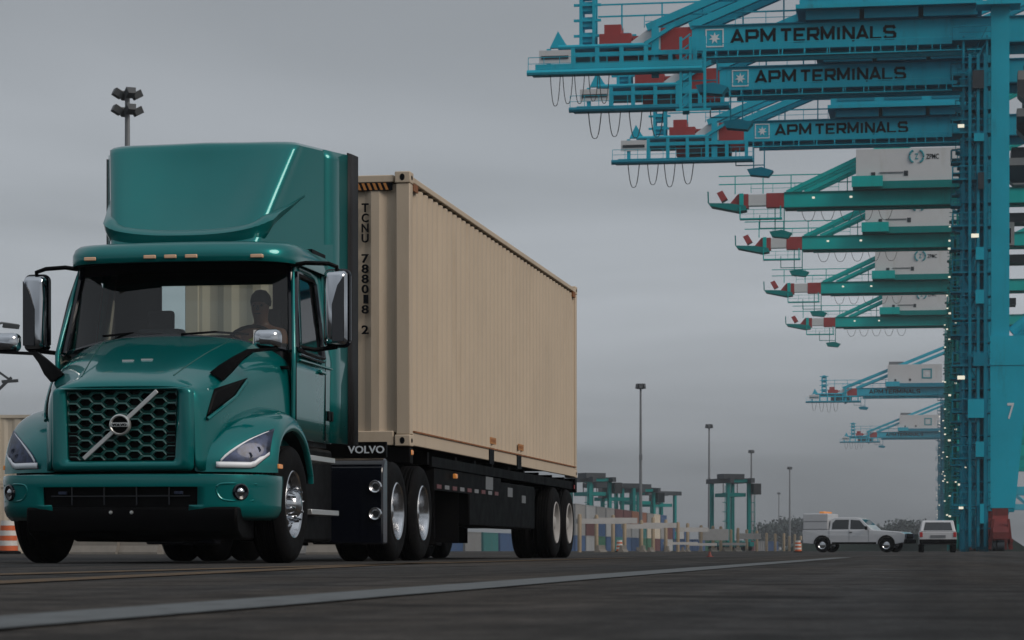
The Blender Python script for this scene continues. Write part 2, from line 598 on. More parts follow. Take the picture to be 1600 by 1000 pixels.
# ------------------------------------------------------------------ ground
def ground_material():
    m = bpy.data.materials.new('asphalt')
    m.use_nodes = True
    nt = m.node_tree
    n, l = nt.nodes, nt.links
    p = n['Principled BSDF']
    t = n.new('ShaderNodeTexCoord')
    mp = n.new('ShaderNodeMapping')
    mp.inputs['Rotation'].default_value = (0, 0, A_TRUCK)
    l.new(t.outputs['Object'], mp.inputs[0])

    def noise(sc, det, stretch=None, rough=0.6):
        a = n.new('ShaderNodeTexNoise')
        a.inputs['Scale'].default_value = sc
        a.inputs['Detail'].default_value = det
        a.inputs['Roughness'].default_value = rough
        if stretch:
            q = n.new('ShaderNodeMapping')
            q.inputs['Scale'].default_value = stretch
            l.new(mp.outputs[0], q.inputs[0])
            l.new(q.outputs[0], a.inputs['Vector'])
        else:
            l.new(mp.outputs[0], a.inputs['Vector'])
        return a.outputs['Fac']

    def rng(s, a, b, c, d):
        r = n.new('ShaderNodeMapRange')
        for k, q in zip(('From Min', 'From Max', 'To Min', 'To Max'), (a, b, c, d)):
            r.inputs[k].default_value = q
        l.new(s, r.inputs['Value'])
        return r.outputs[0]

    def mul(a, b):
        q = n.new('ShaderNodeMath')
        q.operation = 'MULTIPLY'
        l.new(a, q.inputs[0])
        l.new(b, q.inputs[1])
        return q.outputs[0]

    big = rng(noise(0.30, 6, (1, 0.4, 1), 0.68), 0.32, 0.68, 0.55, 1.45)
    lanes = rng(noise(1.0, 5, (1.6, 0.03, 1), 0.65), 0.38, 0.62, 0.62, 1.30)
    grit = rng(noise(45, 4), 0.3, 0.7, 0.62, 1.38)
    fine = rng(noise(190, 2), 0.3, 0.7, 0.70, 1.30)
    patch = rng(noise(2.2, 5), 0.50, 0.58, 1.0, 0.66)
    vor = n.new('ShaderNodeTexVoronoi')
    vor.feature = 'DISTANCE_TO_EDGE'
    vor.inputs['Scale'].default_value = 0.33
    wv = n.new('ShaderNodeVectorMath')
    wv.operation = 'ADD'
    nn = n.new('ShaderNodeTexNoise')
    nn.inputs['Scale'].default_value = 1.4
    nn.inputs['Detail'].default_value = 5
    l.new(mp.outputs[0], nn.inputs['Vector'])
    l.new(mp.outputs[0], wv.inputs[0])
    l.new(nn.outputs['Color'], wv.inputs[1])
    l.new(wv.outputs[0], vor.inputs['Vector'])
    crack = rng(vor.outputs['Distance'], 0.0, 0.012, 0.55, 1.0)
    mott = rng(noise(7.0, 5, None, 0.7), 0.35, 0.65, 0.60, 1.42)
    spots = rng(noise(1.1, 2), 0.60, 0.66, 1.0, 0.45)
    f = mul(mul(mul(mul(big, lanes), mul(grit, fine)), mul(patch, crack)), mul(mott, spots))
    v = n.new('ShaderNodeVectorMath')
    v.operation = 'SCALE'
    tn = n.new('ShaderNodeMix')
    tn.data_type = 'RGBA'
    tn.inputs['A'].default_value = (0.036, 0.036, 0.0365, 1)
    tn.inputs['B'].default_value = (0.045, 0.039, 0.034, 1)
    l.new(rng(noise(0.5, 4, (1.2, 0.15, 1)), 0.4, 0.62, 0, 1), tn.inputs['Factor'])
    l.new(tn.outputs['Result'], v.inputs[0])
    l.new(f, v.inputs['Scale'])
    l.new(v.outputs[0], p.inputs['Base Color'])
    p.inputs['Roughness'].default_value = 0.93
    p.inputs['Specular IOR Level'].default_value = 0.12
    b = n.new('ShaderNodeBump')
    b.inputs['Strength'].default_value = 0.8
    b.inputs['Distance'].default_value = 0.006
    l.new(mul(grit, mul(big, crack)), b.inputs['Height'])
    l.new(b.outputs[0], p.inputs['Normal'])
    MATS['asphalt'] = m


ground_material()


def paint_material(name, col, lo, hi):
    """worn road paint: the asphalt shows where the paint has gone"""
    m = bpy.data.materials.new(name)
    m.use_nodes = True
    nt = m.node_tree
    n, l = nt.nodes, nt.links
    p = n['Principled BSDF']
    t = n.new('ShaderNodeTexCoord')
    a = n.new('ShaderNodeTexNoise')
    a.inputs['Scale'].default_value = 9
    a.inputs['Detail'].default_value = 8
    a.inputs['Roughness'].default_value = 0.75
    l.new(t.outputs['Object'], a.inputs['Vector'])
    r = n.new('ShaderNodeMapRange')
    r.inputs['From Min'].default_value = lo
    r.inputs['From Max'].default_value = hi
    l.new(a.outputs['Fac'], r.inputs['Value'])
    x = n.new('ShaderNodeMix')
    x.data_type = 'RGBA'
    x.inputs['A'].default_value = (*col, 1)
    x.inputs['B'].default_value = (0.034, 0.032, 0.031, 1)
    l.new(r.outputs[0], x.inputs['Factor'])
    l.new(x.outputs['Result'], p.inputs['Base Color'])
    p.inputs['Roughness'].default_value = 0.8
    p.inputs['Specular IOR Level'].default_value = 0.2
    MATS[name] = m


paint_material('paint_white', (0.105, 0.115, 0.120), 0.50, 0.72)
paint_material('paint_yellow', (0.120, 0.068, 0.024), 0.40, 0.62)


def P2(base, along, side, z=0.0):
    return base + QD * along + QR * side + Vector((0, 0, z))


EDGE = 36.0                                      # quay edge, metres beyond the landside rail
c0 = rail_point(0)
g = MB()
a, b = P2(c0, -1500, EDGE), P2(c0, 7000, EDGE)
a2, b2 = P2(c0, -1500, -5000), P2(c0, 7000, -5000)
g.add([a2, a, b, b2], [(0, 1, 2, 3)])
tag(g.build('ground', 'asphalt', smooth=False), kind='structure')
g = MB()
d3 = Vector((0, 0, -3.2))
g.add([P2(c0, -1500, EDGE - 1) + d3, P2(c0, -1500, 5000) + d3, P2(c0, 7000, 5000) + d3, P2(c0, 7000, EDGE - 1) + d3], [(0, 1, 2, 3)])
mat('water', (0.02, 0.035, 0.04), rough=0.12, var=0.2, scale=0.05, bump=0.4, bscale=0.8)
tag(g.build('water', 'water', smooth=False), kind='structure')
g = MB()
g.add([P2(c0, -1500, EDGE), P2(c0, 7000, EDGE), P2(c0, 7000, EDGE) + d3, P2(c0, -1500, EDGE) + d3], [(0, 1, 2, 3)])
tag(g.build('quay_wall', 'concrete', smooth=False), kind='structure')


def marking(name, material, p0, p1, w, z=0.004, label=None):
    """a painted stripe from p0 to p1 (ground points), with slightly uneven edges"""
    p0, p1 = Vector((*p0, z)), Vector((*p1, z))
    d = (p1 - p0)
    s = Vector((d.y, -d.x, 0)).normalized() * w / 2
    rows = []
    n = max(2, int(d.length / 1.2))
    for i in range(n + 1):
        p = p0 + d * i / n
        j = random.uniform(-0.006, 0.006)
        rows.append([p - s * (1 + j * 8), p + s * (1 + random.uniform(-0.05, 0.05))])
    o = MB().grid(rows).build(name, material, smooth=False)
    return tag(o, kind='structure')


def gpt(x, y):
    """ground point seen at this place of the photograph (used once, to survey the painted lines)"""
    d = F_PX * 0.11 / (y - 860)
    return ((x - 800) / F_PX * d, d)


w0, w1 = Vector(gpt(0, 975)), Vector(gpt(1215, 879.5))
wd = (w1 - w0).normalized()
marking('white_line', 'paint_white', w0 - wd * 6, w0 + wd * 36, 0.25)
for (xa, ya, xb, yb, wid) in ((0, 911, 560, 884.5, 0.24), (330, 889.5, 900, 874.0, 0.26)):
    q0, q1 = Vector(gpt(xa, ya)), Vector(gpt(xb, yb))
    qd = (q1 - q0).normalized()
    marking('yellow_line', 'paint_yellow', q0 - qd * 4, q1 + qd * 6, wid, 0.004)

# ------------------------------------------------------------------ wheels
def tyre_mb(w, flip=1, grooves=True):
    h = w / 2
    prof = [(0.285, -h + 0.03), (0.30, -h + 0.01), (0.37, -h - 0.004), (0.44, -h), (0.485, -h + 0.022), (0.503, -h + 0.045)]
    if grooves:
        for k in range(4):
            x = -h + 0.075 + (w - 0.15) * k / 3
            prof += [(0.510, x - 0.012), (0.498, x - 0.006), (0.498, x + 0.006), (0.510, x + 0.012)]
    prof += [(0.503, h - 0.045), (0.485, h - 0.022), (0.44, h), (0.37, h + 0.004), (0.30, h - 0.01), (0.285, h - 0.03), (0.285, -h + 0.03)]
    return MB().lathe(prof, 48, 'X', flip=flip)


def rim_steer(flip):
    m = MB()
    m.lathe([(0.292, 0.115), (0.300, 0.128), (0.290, 0.138), (0.272, 0.128), (0.258, 0.085), (0.246, 0.060), (0.225, 0.062), (0.190, 0.082), (0.150, 0.100), (0.128, 0.106),
             (0.122, 0.125), (0.112, 0.160), (0.085, 0.185), (0.045, 0.196), (0.0, 0.198)], 40, 'X', flip=flip)
    return m


def rim_drive(flip):
    m = MB()
    m.lathe([(0.292, 0.118), (0.300, 0.130), (0.290, 0.140), (0.275, 0.130), (0.262, 0.085), (0.254, 0.000), (0.240, -0.035), (0.200, -0.040), (0.150, -0.030), (0.115, -0.028),
             (0.108, 0.010), (0.095, 0.060), (0.060, 0.085), (0.0, 0.090)], 40, 'X', flip=flip)
    return m


def rim_trailer(flip):
    m = MB()
    m.lathe([(0.292, 0.118), (0.300, 0.130), (0.290, 0.140), (0.275, 0.130), (0.262, 0.090), (0.250, 0.040), (0.200, 0.030), (0.150, 0.035), (0.110, 0.038),
             (0.104, 0.070), (0.085, 0.110), (0.050, 0.122), (0.0, 0.124)], 40, 'X', flip=flip)
    return m


def lugs(flip, x0, x1, r=0.146, rr=0.017):
    m = MB()
    for k in range(10):
        a = 2 * math.pi * k / 10
        y, z = r * math.cos(a), r * math.sin(a)
        m.tube((x0 * flip, y, z), (x1 * flip, y, z), rr, 8, rr * 0.55)
    return m


def hand_holes(flip, x, r=0.205):
    m = MB()
    for k in range(10):
        a = 2 * math.pi * (k + 0.5) / 10
        y, z = r * math.cos(a), r * math.sin(a)
        m.tube(((x - 0.03) * flip, y, z), ((x + 0.008) * flip, y, z), 0.029, 10)
    return m


WM = {}
for f_ in (1, -1):
    WM['steer', f_] = (tyre_mb(0.29, f_).mesh('wheel', 'rubber'), rim_steer(f_).mesh('rim', 'alloy'),
                       lugs(f_, 0.09, 0.185).mesh('lug_nuts', 'chrome'), hand_holes(f_, 0.072).mesh('hand_holes', 'satin_black'))
    WM['drive', f_] = (tyre_mb(0.27, f_).mesh('wheel', 'rubber'), rim_drive(f_).mesh('rim', 'alloy'),
                       lugs(f_, -0.04, 0.03).mesh('lug_nuts', 'chrome'), hand_holes(f_, -0.037).mesh('hand_holes', 'satin_black'))
    WM['trailer', f_] = (tyre_mb(0.27, f_).mesh('wheel', 'rubber'), rim_trailer(f_).mesh('rim', 'wheel_white'),
                         lugs(f_, 0.03, 0.065).mesh('lug_nuts', 'chassis_black'), hand_holes(f_, 0.033).mesh('hand_holes', 'satin_black'))


def wheel(parent, kind, x, y, z=0.508, flip=1, spin=0.0, rz=0.0):
    t, r_, lg, hh = WM[kind, flip]
    o = inst(t, 'wheel', parent, (x, y, z), (spin, 0, rz))
    inst(r_, 'rim', o)
    tag(inst(lg, 'lug_nuts', o), kind='stuff')
    tag(inst(hh, 'hand_holes', o), kind='stuff')
    return o


def plain_tyre(parent, kind, x, y, z=0.508, flip=1):
    return inst(WM[kind, flip][0], 'wheel', parent, (x, y, z), (0.3, 0, 0))


# ------------------------------------------------------------------ the tractor
TRUCK_AT = (-3.06, 22.705, 0)
truck = thing('semi_truck', 'glossy teal green day cab tractor with tall roof fairing pulling a tan container', 'truck', TRUCK_AT, -A_TRUCK)

# hood ------------------------------------------------------------
hood_rows = [
    [(0, -1.120, 1.470), (.30, -1.118, 1.470), (.50, -1.110, 1.465), (.575, -1.100, 1.435), (.605, -1.090, 1.350), (.615, -1.085, 1.10), (.62, -1.082, .775)],
    [(0, -1.110, 1.510), (.30, -1.105, 1.508), (.52, -1.090, 1.500), (.615, -1.070, 1.460), (.650, -1.050, 1.360), (.662, -1.042, 1.10), (.668, -1.040, .775)],
    [(0, -1.02, 1.560), (.30, -1.02, 1.560), (.38, -1.02, 1.548), (.640, -.99, 1.480), (.690, -.98, 1.370), (.705, -.97, 1.12), (.71, -.97, .78)],
    [(0, -.78, 1.665), (.32, -.78, 1.662), (.42, -.78, 1.645), (.710, -.78, 1.560), (.765, -.78, 1.430), (.780, -.78, 1.16), (.78, -.78, .80)],
    [(0, -.42, 1.805), (.36, -.42, 1.802), (.49, -.42, 1.780), (.810, -.42, 1.675), (.865, -.42, 1.520), (.885, -.42, 1.22), (.88, -.42, .80)],
    [(0, -.08, 1.930), (.40, -.06, 1.925), (.57, -.04, 1.900), (.915, .02, 1.775), (.972, .05, 1.600), (.990, .06, 1.27), (.985, .06, .85)],
    [(0, .10, 1.990), (.45, .15, 1.982), (.66, .21, 1.955), (.990, .36, 1.830), (1.048, .41, 1.65), (1.070, .43, 1.30), (1.075, .43, .90)],
    [(0, .16, 2.000), (.45, .21, 1.992), (.67, .27, 1.963), (1.005, .42, 1.838), (1.064, .47, 1.66), (1.086, .49, 1.30), (1.09, .49, .90)],
]
hood = MB().grid([mirror_pts(r) for r in hood_rows]).build('hood', 'truck_paint', truck, sub=2, solid=0.012, angle=60)
hood_bvh = bvh_of(hood)

# grille: green surround with a lattice of long hexagons behind it
gf = MB()


def rrect(hw, z0, z1, rad, y, n=5, taper=0.0):
    zc = (z0 + z1) / 2
    pts = []
    for cx, cz, a0 in ((hw - rad, z1 - rad, 0), (-hw + rad, z1 - rad, 90), (-hw + rad, z0 + rad, 180), (hw - rad, z0 + rad, 270)):
        for k in range(n + 1):
            a = R(a0 + 90 * k / n)
            x, z = cx + rad * math.cos(a), cz + rad * math.sin(a)
            x *= 1 - taper * (z1 - z) / (z1 - z0)
            pts.append((x, y, z))
    return pts


rings = [rrect(.615, .765, 1.468, .05, -1.082), rrect(.600, .775, 1.462, .05, -1.120), rrect(.580, .790, 1.455, .05, -1.138),
         rrect(.520, .835, 1.452, .05, -1.138, taper=.03), rrect(.490, .852, 1.445, .03, -1.120, taper=.05), rrect(.482, .858, 1.440, .03, -1.060, taper=.05)]
gf.grid([r + [r[0]] for r in rings])
gf.build('grille_surround', 'truck_paint', truck, angle=50)
gm = MB()
pw, ph = 0.1070, 0.088


def hexring(cx, cz):
    def hx(a, b, c):
        return [(cx - a, cz), (cx - b, cz + c), (cx + b, cz + c), (cx + a, cz), (cx + b, cz - c), (cx - b, cz - c)]
    o_, i_ = hx(.0722, .038, .0425), hx(.0580, .030, .0280)
    def cl(p):
        hwz = .478 * (1 - .05 * (1.44 - p[1]) / .58)
        return (max(-hwz, min(hwz, p[0])), max(.862, min(1.438, p[1])))
    o_, i_ = [cl(p) for p in o_], [cl(p) for p in i_]
    vs = [(x, -1.095, z) for x, z in o_] + [(x, -1.103, z) for x, z in i_] + [(x, -1.065, z) for x, z in i_]
    fs = []
    for k in range(6):
        j = (k + 1) % 6
        fs += [(k, j, 6 + j, 6 + k), (6 + k, 6 + j, 12 + j, 12 + k)]
    gm.add(vs, fs)


for ic in range(-5, 6):
    for ir in range(-1, 9):
        hexring(ic * pw, .86 + ir * ph + (ph / 2 if ic % 2 else 0))
gm.build('grille_lattice', 'grille_teal', truck, smooth=False, merge=False)
MB().box(-.5, .5, -1.055, -1.020, .84, 1.45).build('radiator_screen', 'satin_black', truck, smooth=False)
bar = MB().beam((-.318, -1.145, .872), (.318, -1.145, 1.432), .036, .014, up=(0, 1, 0)).build('diagonal_bar', 'silver', truck, bevel=.004)
em = MB().lathe([(.066, -.012), (.070, .012), (.078, .020), (.088, .016), (.092, -.012)], 40, 'Z')
em.v = [(x, -1.152 - z, 1.152 + y) for x, y, z in em.v]
em.build('emblem', 'silver', truck)
e2 = MB().lathe([(.0, .004), (.071, .004), (.071, -.010)], 32, 'Z')
e2.v = [(x, -1.152 - z, 1.152 + y) for x, y, z in e2.v]
eb = e2.build('emblem_disc', 'satin_black', truck)
MB().box(-.074, .074, -1.170, -1.156, 1.134, 1.170).build('emblem_band', 'silver', truck, bevel=.003)
lettering('VOLVO', 'letter_black', truck, (-.062, -1.172, 1.141), .124, .022, bold=.01, name='emblem_lettering')

# fenders -----------------------------------------------------------
CROWN = [(-1.02, .765), (-1.00, .90), (-.92, 1.045), (-.74, 1.190), (-.48, 1.295), (-.13, 1.350), (.2, 1.305), (.45, 1.20), (.62, 1.02), (.70, .84), (.715, .74)]
OPEN = [(-.60, .765), (-.600, .82), (-.580, .90), (-.52, .995), (-.37, 1.085), (-.1, 1.135), (.15, 1.115), (.37, 1.02), (.51, .88), (.585, .77), (.60, .70)]
crown_c, open_c = crom([(0, *p) for p in CROWN], 5), crom([(0, *p) for p in OPEN], 5)


def fender_pt(i, j):
    cols = [(.60, 0, -.03), (.72, 0, -.012), (.84, 0, 0), (.96, 0, -.004), (1.06, .02, -.016), (1.130, .10, -.03), (1.175, .28, -.02), (1.203, .58, -.01), (1.212, .86, 0), (1.205, 1.0, 0), (1.165, 1.02, 0)]
    v, k, dz = cols[j]
    p, q = crown_c[i], open_c[i]
    sweep = .40 * ((min(v, 1.2) - .60) / .60) ** 1.7 * max(0.0, min(1.0, (-.15 - p.y) / 1.0))
    u = (p.y + sweep) * (1 - k) + q.y * k
    z = p.z * (1 - k) + q.z * k + dz * max(0, min(1, (p.z - .74) / .3))
    return (v, u, z)


NF = len(crown_c)
for sgn in (1, -1):
    f = MB().grid([[(sgn * x, y, z) for x, y, z in (fender_pt(i, j) for j in range(11))] for i in range(NF)])
    fo = f.build('fender', 'truck_paint', truck, sub=1, angle=70)
    fb = bvh_of(fo)
    # headlight: lens hugging the front of the fender
    n1, n2 = 12, 10
    rows = []
    for a_ in range(n1 + 1):
        s_ = a_ / n1
        v = .775 + (1.150 - .775) * s_
        zt = .80 + .335 * (s_ ** .62)                       # curved inner-upper edge
        zb = .795 + .05 * max(0, s_ - .72) / .28 * 2.2
        row = []
        for b_ in range(n2 + 1):
            z = zb + (max(zt, zb + .012) - zb) * b_ / n2
            h = fb.ray_cast(Vector((sgn * v, -4, z)), Vector((0, 1, 0)))
            if h[0] is None:
                h = fb.find_nearest(Vector((sgn * v, -.8, z)))
            nrm = h[1] if h[1].y < 0 else -h[1]
            row.append(tuple(h[0] + nrm * .014))
        rows.append(row)
    hl = MB().grid(rows).build('headlight', 'lens', truck, solid=.03, angle=60)
    # white L-shaped light guide inside the lens
    st = MB()
    low, sl = [], []
    for a_ in range(n1 + 1):
        low.append([Vector(rows[a_][0]) + Vector((0, -.012, .004)), Vector(rows[a_][0]) + Vector((0, -.012, .052 if a_ < n1 - 1 else .03))])
    st.grid([[tuple(q) for q in r_] for r_ in low])
    for a_ in range(1, n1):
        p = Vector(rows[a_][n2])
        p2 = Vector(rows[a_][n2 - 1])
        sl.append([tuple(p + Vector((0, -.010, -.006))), tuple(p + Vector((0, -.012, -.030)))])
    st.grid(sl)
    st.build('light_guide', 'drl', hl, solid=.006)
    lamps_ = MB()
    for (v, z) in ((1.02, .905), (1.075, .955)):
        h = fb.ray_cast(Vector((sgn * v, -4, z)), Vector((0, 1, 0)))
        if h[0]:
            l_ = MB().lathe([(0, .001), (.016, .001), (.022, .004), (.026, .000)], 16, 'Z')
            lamps_.add([(h[0].x + x, h[0].y - .016 - z_, h[0].z + y) for x, y, z_ in l_.v], l_.f)
    if lamps_.v:
        lamps_.build('projector', 'projector', hl)
    # side marker lamp low on the fender
    MB().box(min(sgn * 1.195, sgn * 1.222), max(sgn * 1.195, sgn * 1.222), -.62, -.50, .800, .838).build('side_marker', 'amber', truck, bevel=.004)
    # wheel house lining
    lin = MB()
    lin.grid([[(sgn * .50, open_c[i].y, open_c[i].z), (sgn * 1.16, open_c[i].y, open_c[i].z + .004)] for i in range(NF)])
    lin.build('wheel_house', 'satin_black', truck)
    # hood side air outlet
    quad = [(334, 607), (321, 653), (366, 618), (386, 590)]      # inner-top, bottom, outer-bottom, outer-top as seen
    iv = (Matrix.Translation(TRUCK_AT) @ Matrix.Rotation(-A_TRUCK, 4, 'Z')).inverted()
    co = iv @ Vector((0, 0, .11))
    rows = []
    for a_ in range(8):
        s_ = a_ / 7
        row = []
        for b_ in range(6):
            t_ = b_ / 5
            x_ = (quad[1][0] * (1 - s_) + quad[2][0] * s_) * (1 - t_) + (quad[0][0] * (1 - s_) + quad[3][0] * s_) * t_
            y_ = (quad[1][1] * (1 - s_) + quad[2][1] * s_) * (1 - t_) + (quad[0][1] * (1 - s_) + quad[3][1] * s_) * t_
            d_ = (iv.to_3x3() @ Vector(((x_ - 800) / F_PX, 1, (860 - y_) / F_PX))).normalized()
            h = hood_bvh.ray_cast(co, d_)
            q_ = h[0] if h[0] else Vector((.85, -.6, 1.4))
            row.append((sgn * (q_.x + .008), q_.y, q_.z))
        rows.append(row)
    vt = MB().grid(rows).build('air_outlet', 'satin_black', truck, solid=.012)
    lip = [Vector(r_[0]) + Vector((sgn * .010, 0, -.010)) for r_ in rows] + [Vector(r_) + Vector((sgn * .010, .014, 0)) for r_ in rows[-1][1:5]]
    MB().path([tuple(q) for q in lip], .016, 8).build('outlet_trim', 'truck_paint', vt)

# bumper -------------------------------------------------------------
outl = crom([(0, -1.205, 0), (.3, -1.198, 0), (.6, -1.172, 0), (.86, -1.120, 0), (1.02, -1.025, 0), (1.115, -0.880, 0), (1.175, -.74, 0), (1.205, -.60, 0), (1.205, -.42, 0)], 4)
zr = [(.722, .05), (.742, .016), (.736, .004), (.70, 0), (.640, .004), (.636, .004), (.49, .010), (.486, .010), (.45, .012), (.40, .03), (.36, .07)]


def bump_pt(p, z, ins, k):
    v, u = p.x, p.y
    vv = v * (1 - ins / 1.25)
    uu = u + ins * max(0, 1 - max(0, (v - 1.0) / .25))
    zz = z
    if z < .47:                                   # lower edge rises a little in the middle
        zz = z + .055 * max(0, 1 - (v / .72) ** 4)
    return (vv, uu, zz)


brow_rows = []
for z, ins in zr:
    half = [bump_pt(p, z, ins, 0) for p in outl]
    brow_rows.append(mirror_pts(half))
ncol = len(brow_rows[0])
mid = ncol // 2
bump = MB().grid(brow_rows, skip=lambda i, j: i >= 5 and mid - 9 + (i > 6) <= j < mid + 9 - (i > 6))
bumper = bump.build('bumper', 'truck_paint', truck, angle=50, solid=.014)
MB().box(-.66, .66, -1.120, -1.020, .45, .66).build('lower_intake', 'satin_black', truck, smooth=False)
ins_ = MB()
for x in (-.42, -.14, .14, .42):
    ins_.box(x - .006, x + .006, -1.145, -1.120, .49, .635)
ins_.box(-.60, .60, -1.140, -1.125, .556, .566)
ins_.build('intake_grid', 'gloss_black', truck, smooth=False)
for x in (-.50, .50):
    MB().box(x - .035, x + .035, -1.155, -1.120, .575, .600).build('intake_lamp', 'lens', truck, bevel=.004)
MB().prism([(-1.150, .36), (-1.145, .47), (-.60, .47), (-.60, .20), (-0.970, .20), (-1.110, .26)], 'X', -0.820, 1.0).build('front_valance', 'satin_black', truck, bevel=.02)
for x in (-.08, .10):
    b_ = MB().lathe([(0, .006), (.012, .004), (.016, -.01)], 12, 'Z')
    b_.v = [(x + p[0], -1.163 - p[2], .425 + p[1]) for p in b_.v]
    b_.build('tow_eye', 'silver', truck)
bb = bvh_of(bumper)
for sgn in (1, -1):
    h = bb.ray_cast(Vector((sgn * 1.0, -4, .595)), Vector((0, 1, 0)))
    c_ = h[0]
    q = (-h[1] if h[1].y > 0 else h[1]).to_track_quat('Z', 'Y')
    fl = MB().lathe([(.0, .006), (.030, .004), (.038, .014), (.060, .020), (.070, .010), (.072, -.01)], 24, 'Z')
    fl.v = [tuple(c_ + q @ Vector(p)) for p in fl.v]
    fo = fl.build('fog_lamp', 'gloss_black', truck)
    fr_ = MB().lathe([(0, .022), (.020, .020), (.034, .010)], 20, 'Z')
    fr_.v = [tuple(c_ + q @ Vector(p)) for p in fr_.v]
    fr_.build('fog_lens', 'chrome', fo)
    cr_ = []
    for (v_, z_) in ((1.10, .66), (.95, .665), (.84, .655), (.82, .60), (.86, .535), (.95, .52), (1.08, .525)):
        h2 = bb.ray_cast(Vector((sgn * v_, -4, z_)), Vector((0, 1, 0)))
        if h2[0]:
            cr_.append(tuple(h2[0] + Vector((0, .004, 0))))
    MB().path([tuple(q_) for q_ in crom(cr_, 3)], .010, 6).build('bumper_crease', 'truck_paint', truck)

# cab ------------------------------------------------------------------
Z_BELT = 1.87


def cab_v(z):
    if z < Z_BELT:
        return 1.105 - .012 * (Z_BELT - z)
    return 1.105 - .105 * (z - Z_BELT) / .85


for sgn in (1, -1):
    zs = [1.10, 1.3, 1.5, 1.7, 1.86, 2.05, 2.25, 2.45, 2.60, 2.74]
    us = [.36, .42, .66, .92, 1.18, 1.42, 1.56, 1.66, 1.74]
    rows = []
    for z in zs:
        r_ = []
        for u in us:
            uu = u
            if u < .8 and z > Z_BELT:             # A-pillar leans back
                uu = u + (z - Z_BELT) * .42 * (.8 - u) / .42
            r_.append((sgn * cab_v(z), uu, z))
        rows.append(r_)
    side = MB().grid(rows, skip=lambda i, j: 4 <= i <= 7 and 1 <= j <= 4)
    side.build('cab_side', 'truck_paint', truck, solid=.03)
    wf = [(.45, 1.90), (.70, 1.875), (1.08, 1.87), (1.395, 1.875), (1.405, 2.2), (1.40, 2.55), (1.33, 2.585), (1.0, 2.59), (.74, 2.59), (.60, 2.35)]
    pane = [(sgn * (cab_v(z) - .012), y, z) for y, z in wf]
    MB().add(pane, [tuple(range(len(pane)))]).build('side_window', 'side_glass', truck, smooth=False)
    MB().path([(sgn * (cab_v(z) + .004), y, z) for y, z in wf + [wf[0]]], .024, 6).build('window_seal', 'gloss_black', truck)
    # bright lower lip of the window and door handle
    MB().path([(sgn * (cab_v(1.85) + .014), y, z) for y, z in ((.50, 1.845), (.95, 1.835), (1.36, 1.835))], .012, 6).build('window_trim', 'chrome', truck)
    # door cut lines stand as narrow recessed dark strips
    for u in (.40, 1.475):
        MB().box(min(sgn * 1.09, sgn * 1.1075), max(sgn * 1.09, sgn * 1.1075), u, u + .010, 1.12, 1.86).build('door_gap', 'satin_black', truck, smooth=False)
    hd = MB().box(min(sgn * 1.10, sgn * 1.135), max(sgn * 1.10, sgn * 1.135), 1.22, 1.42, 1.722, 1.760)
    hd.build('door_handle', 'truck_paint', truck, bevel=.012)
    bd = MB().box(min(sgn * 1.10, sgn * 1.124), max(sgn * 1.10, sgn * 1.124), .50, 1.70, 1.785, 1.807)
    bd.build('belt_moulding', 'truck_paint', truck, bevel=.008)
    for u in (1.55, 1.66):
        MB().box(min(sgn * 1.10, sgn * 1.122), max(sgn * 1.10, sgn * 1.122), u, u + .07, 1.31, 1.40).build('side_port', 'satin_black', truck, bevel=.006)
    # side extender behind the cab, one panel from sill to roof fairing
    ex = MB()
    rows = []
    for z in (1.11, 1.5, 2.0, 2.6, 3.0, 3.4, 3.76, 3.84):
        base = cab_v(min(z, 2.72))
        rows.append([(sgn * (base + .002 if z < 2.8 else base + .045), 1.68, z), (sgn * (max(base + .035, 1.10)), 1.84, z), (sgn * 1.185, 2.04, z)])
    ex.grid(rows).build('side_extender', 'truck_paint', truck, solid=.02)
    MB().grid([[(sgn * 1.187, 2.035, z), (sgn * 1.205, 2.12, z), (sgn * (1.225 if sgn > 0 else 1.20), 2.30, z)] for z in (1.11, 1.9, 2.6, 3.3, 3.86)]).build('extender_rubber', 'grey_rubber', truck, solid=.012)

# rear wall with its window, roof, floor
bw = MB().grid([[(x, 1.735, z) for x in (-1.0, -.54, .54, 1.0)] for z in (1.1, 2.13, 2.60, 2.78)], skip=lambda i, j: i == 1 and j == 1)
bw.build('rear_wall', 'interior', truck, smooth=False, solid=.02)
MB().add([(-.54, 1.735, 2.13), (.54, 1.735, 2.13), (.54, 1.735, 2.60), (-.54, 1.735, 2.60)], [(0, 1, 2, 3)]).build('rear_window', 'side_glass', truck, smooth=False)
MB().box(-1.02, 1.02, .70, 1.73, 2.745, 2.79).build('roof', 'interior_grey', truck, smooth=False)
MB().box(-1.05, 1.05, .30, 1.73, 1.06, 1.12).build('cab_floor', 'satin_black', truck, smooth=False)

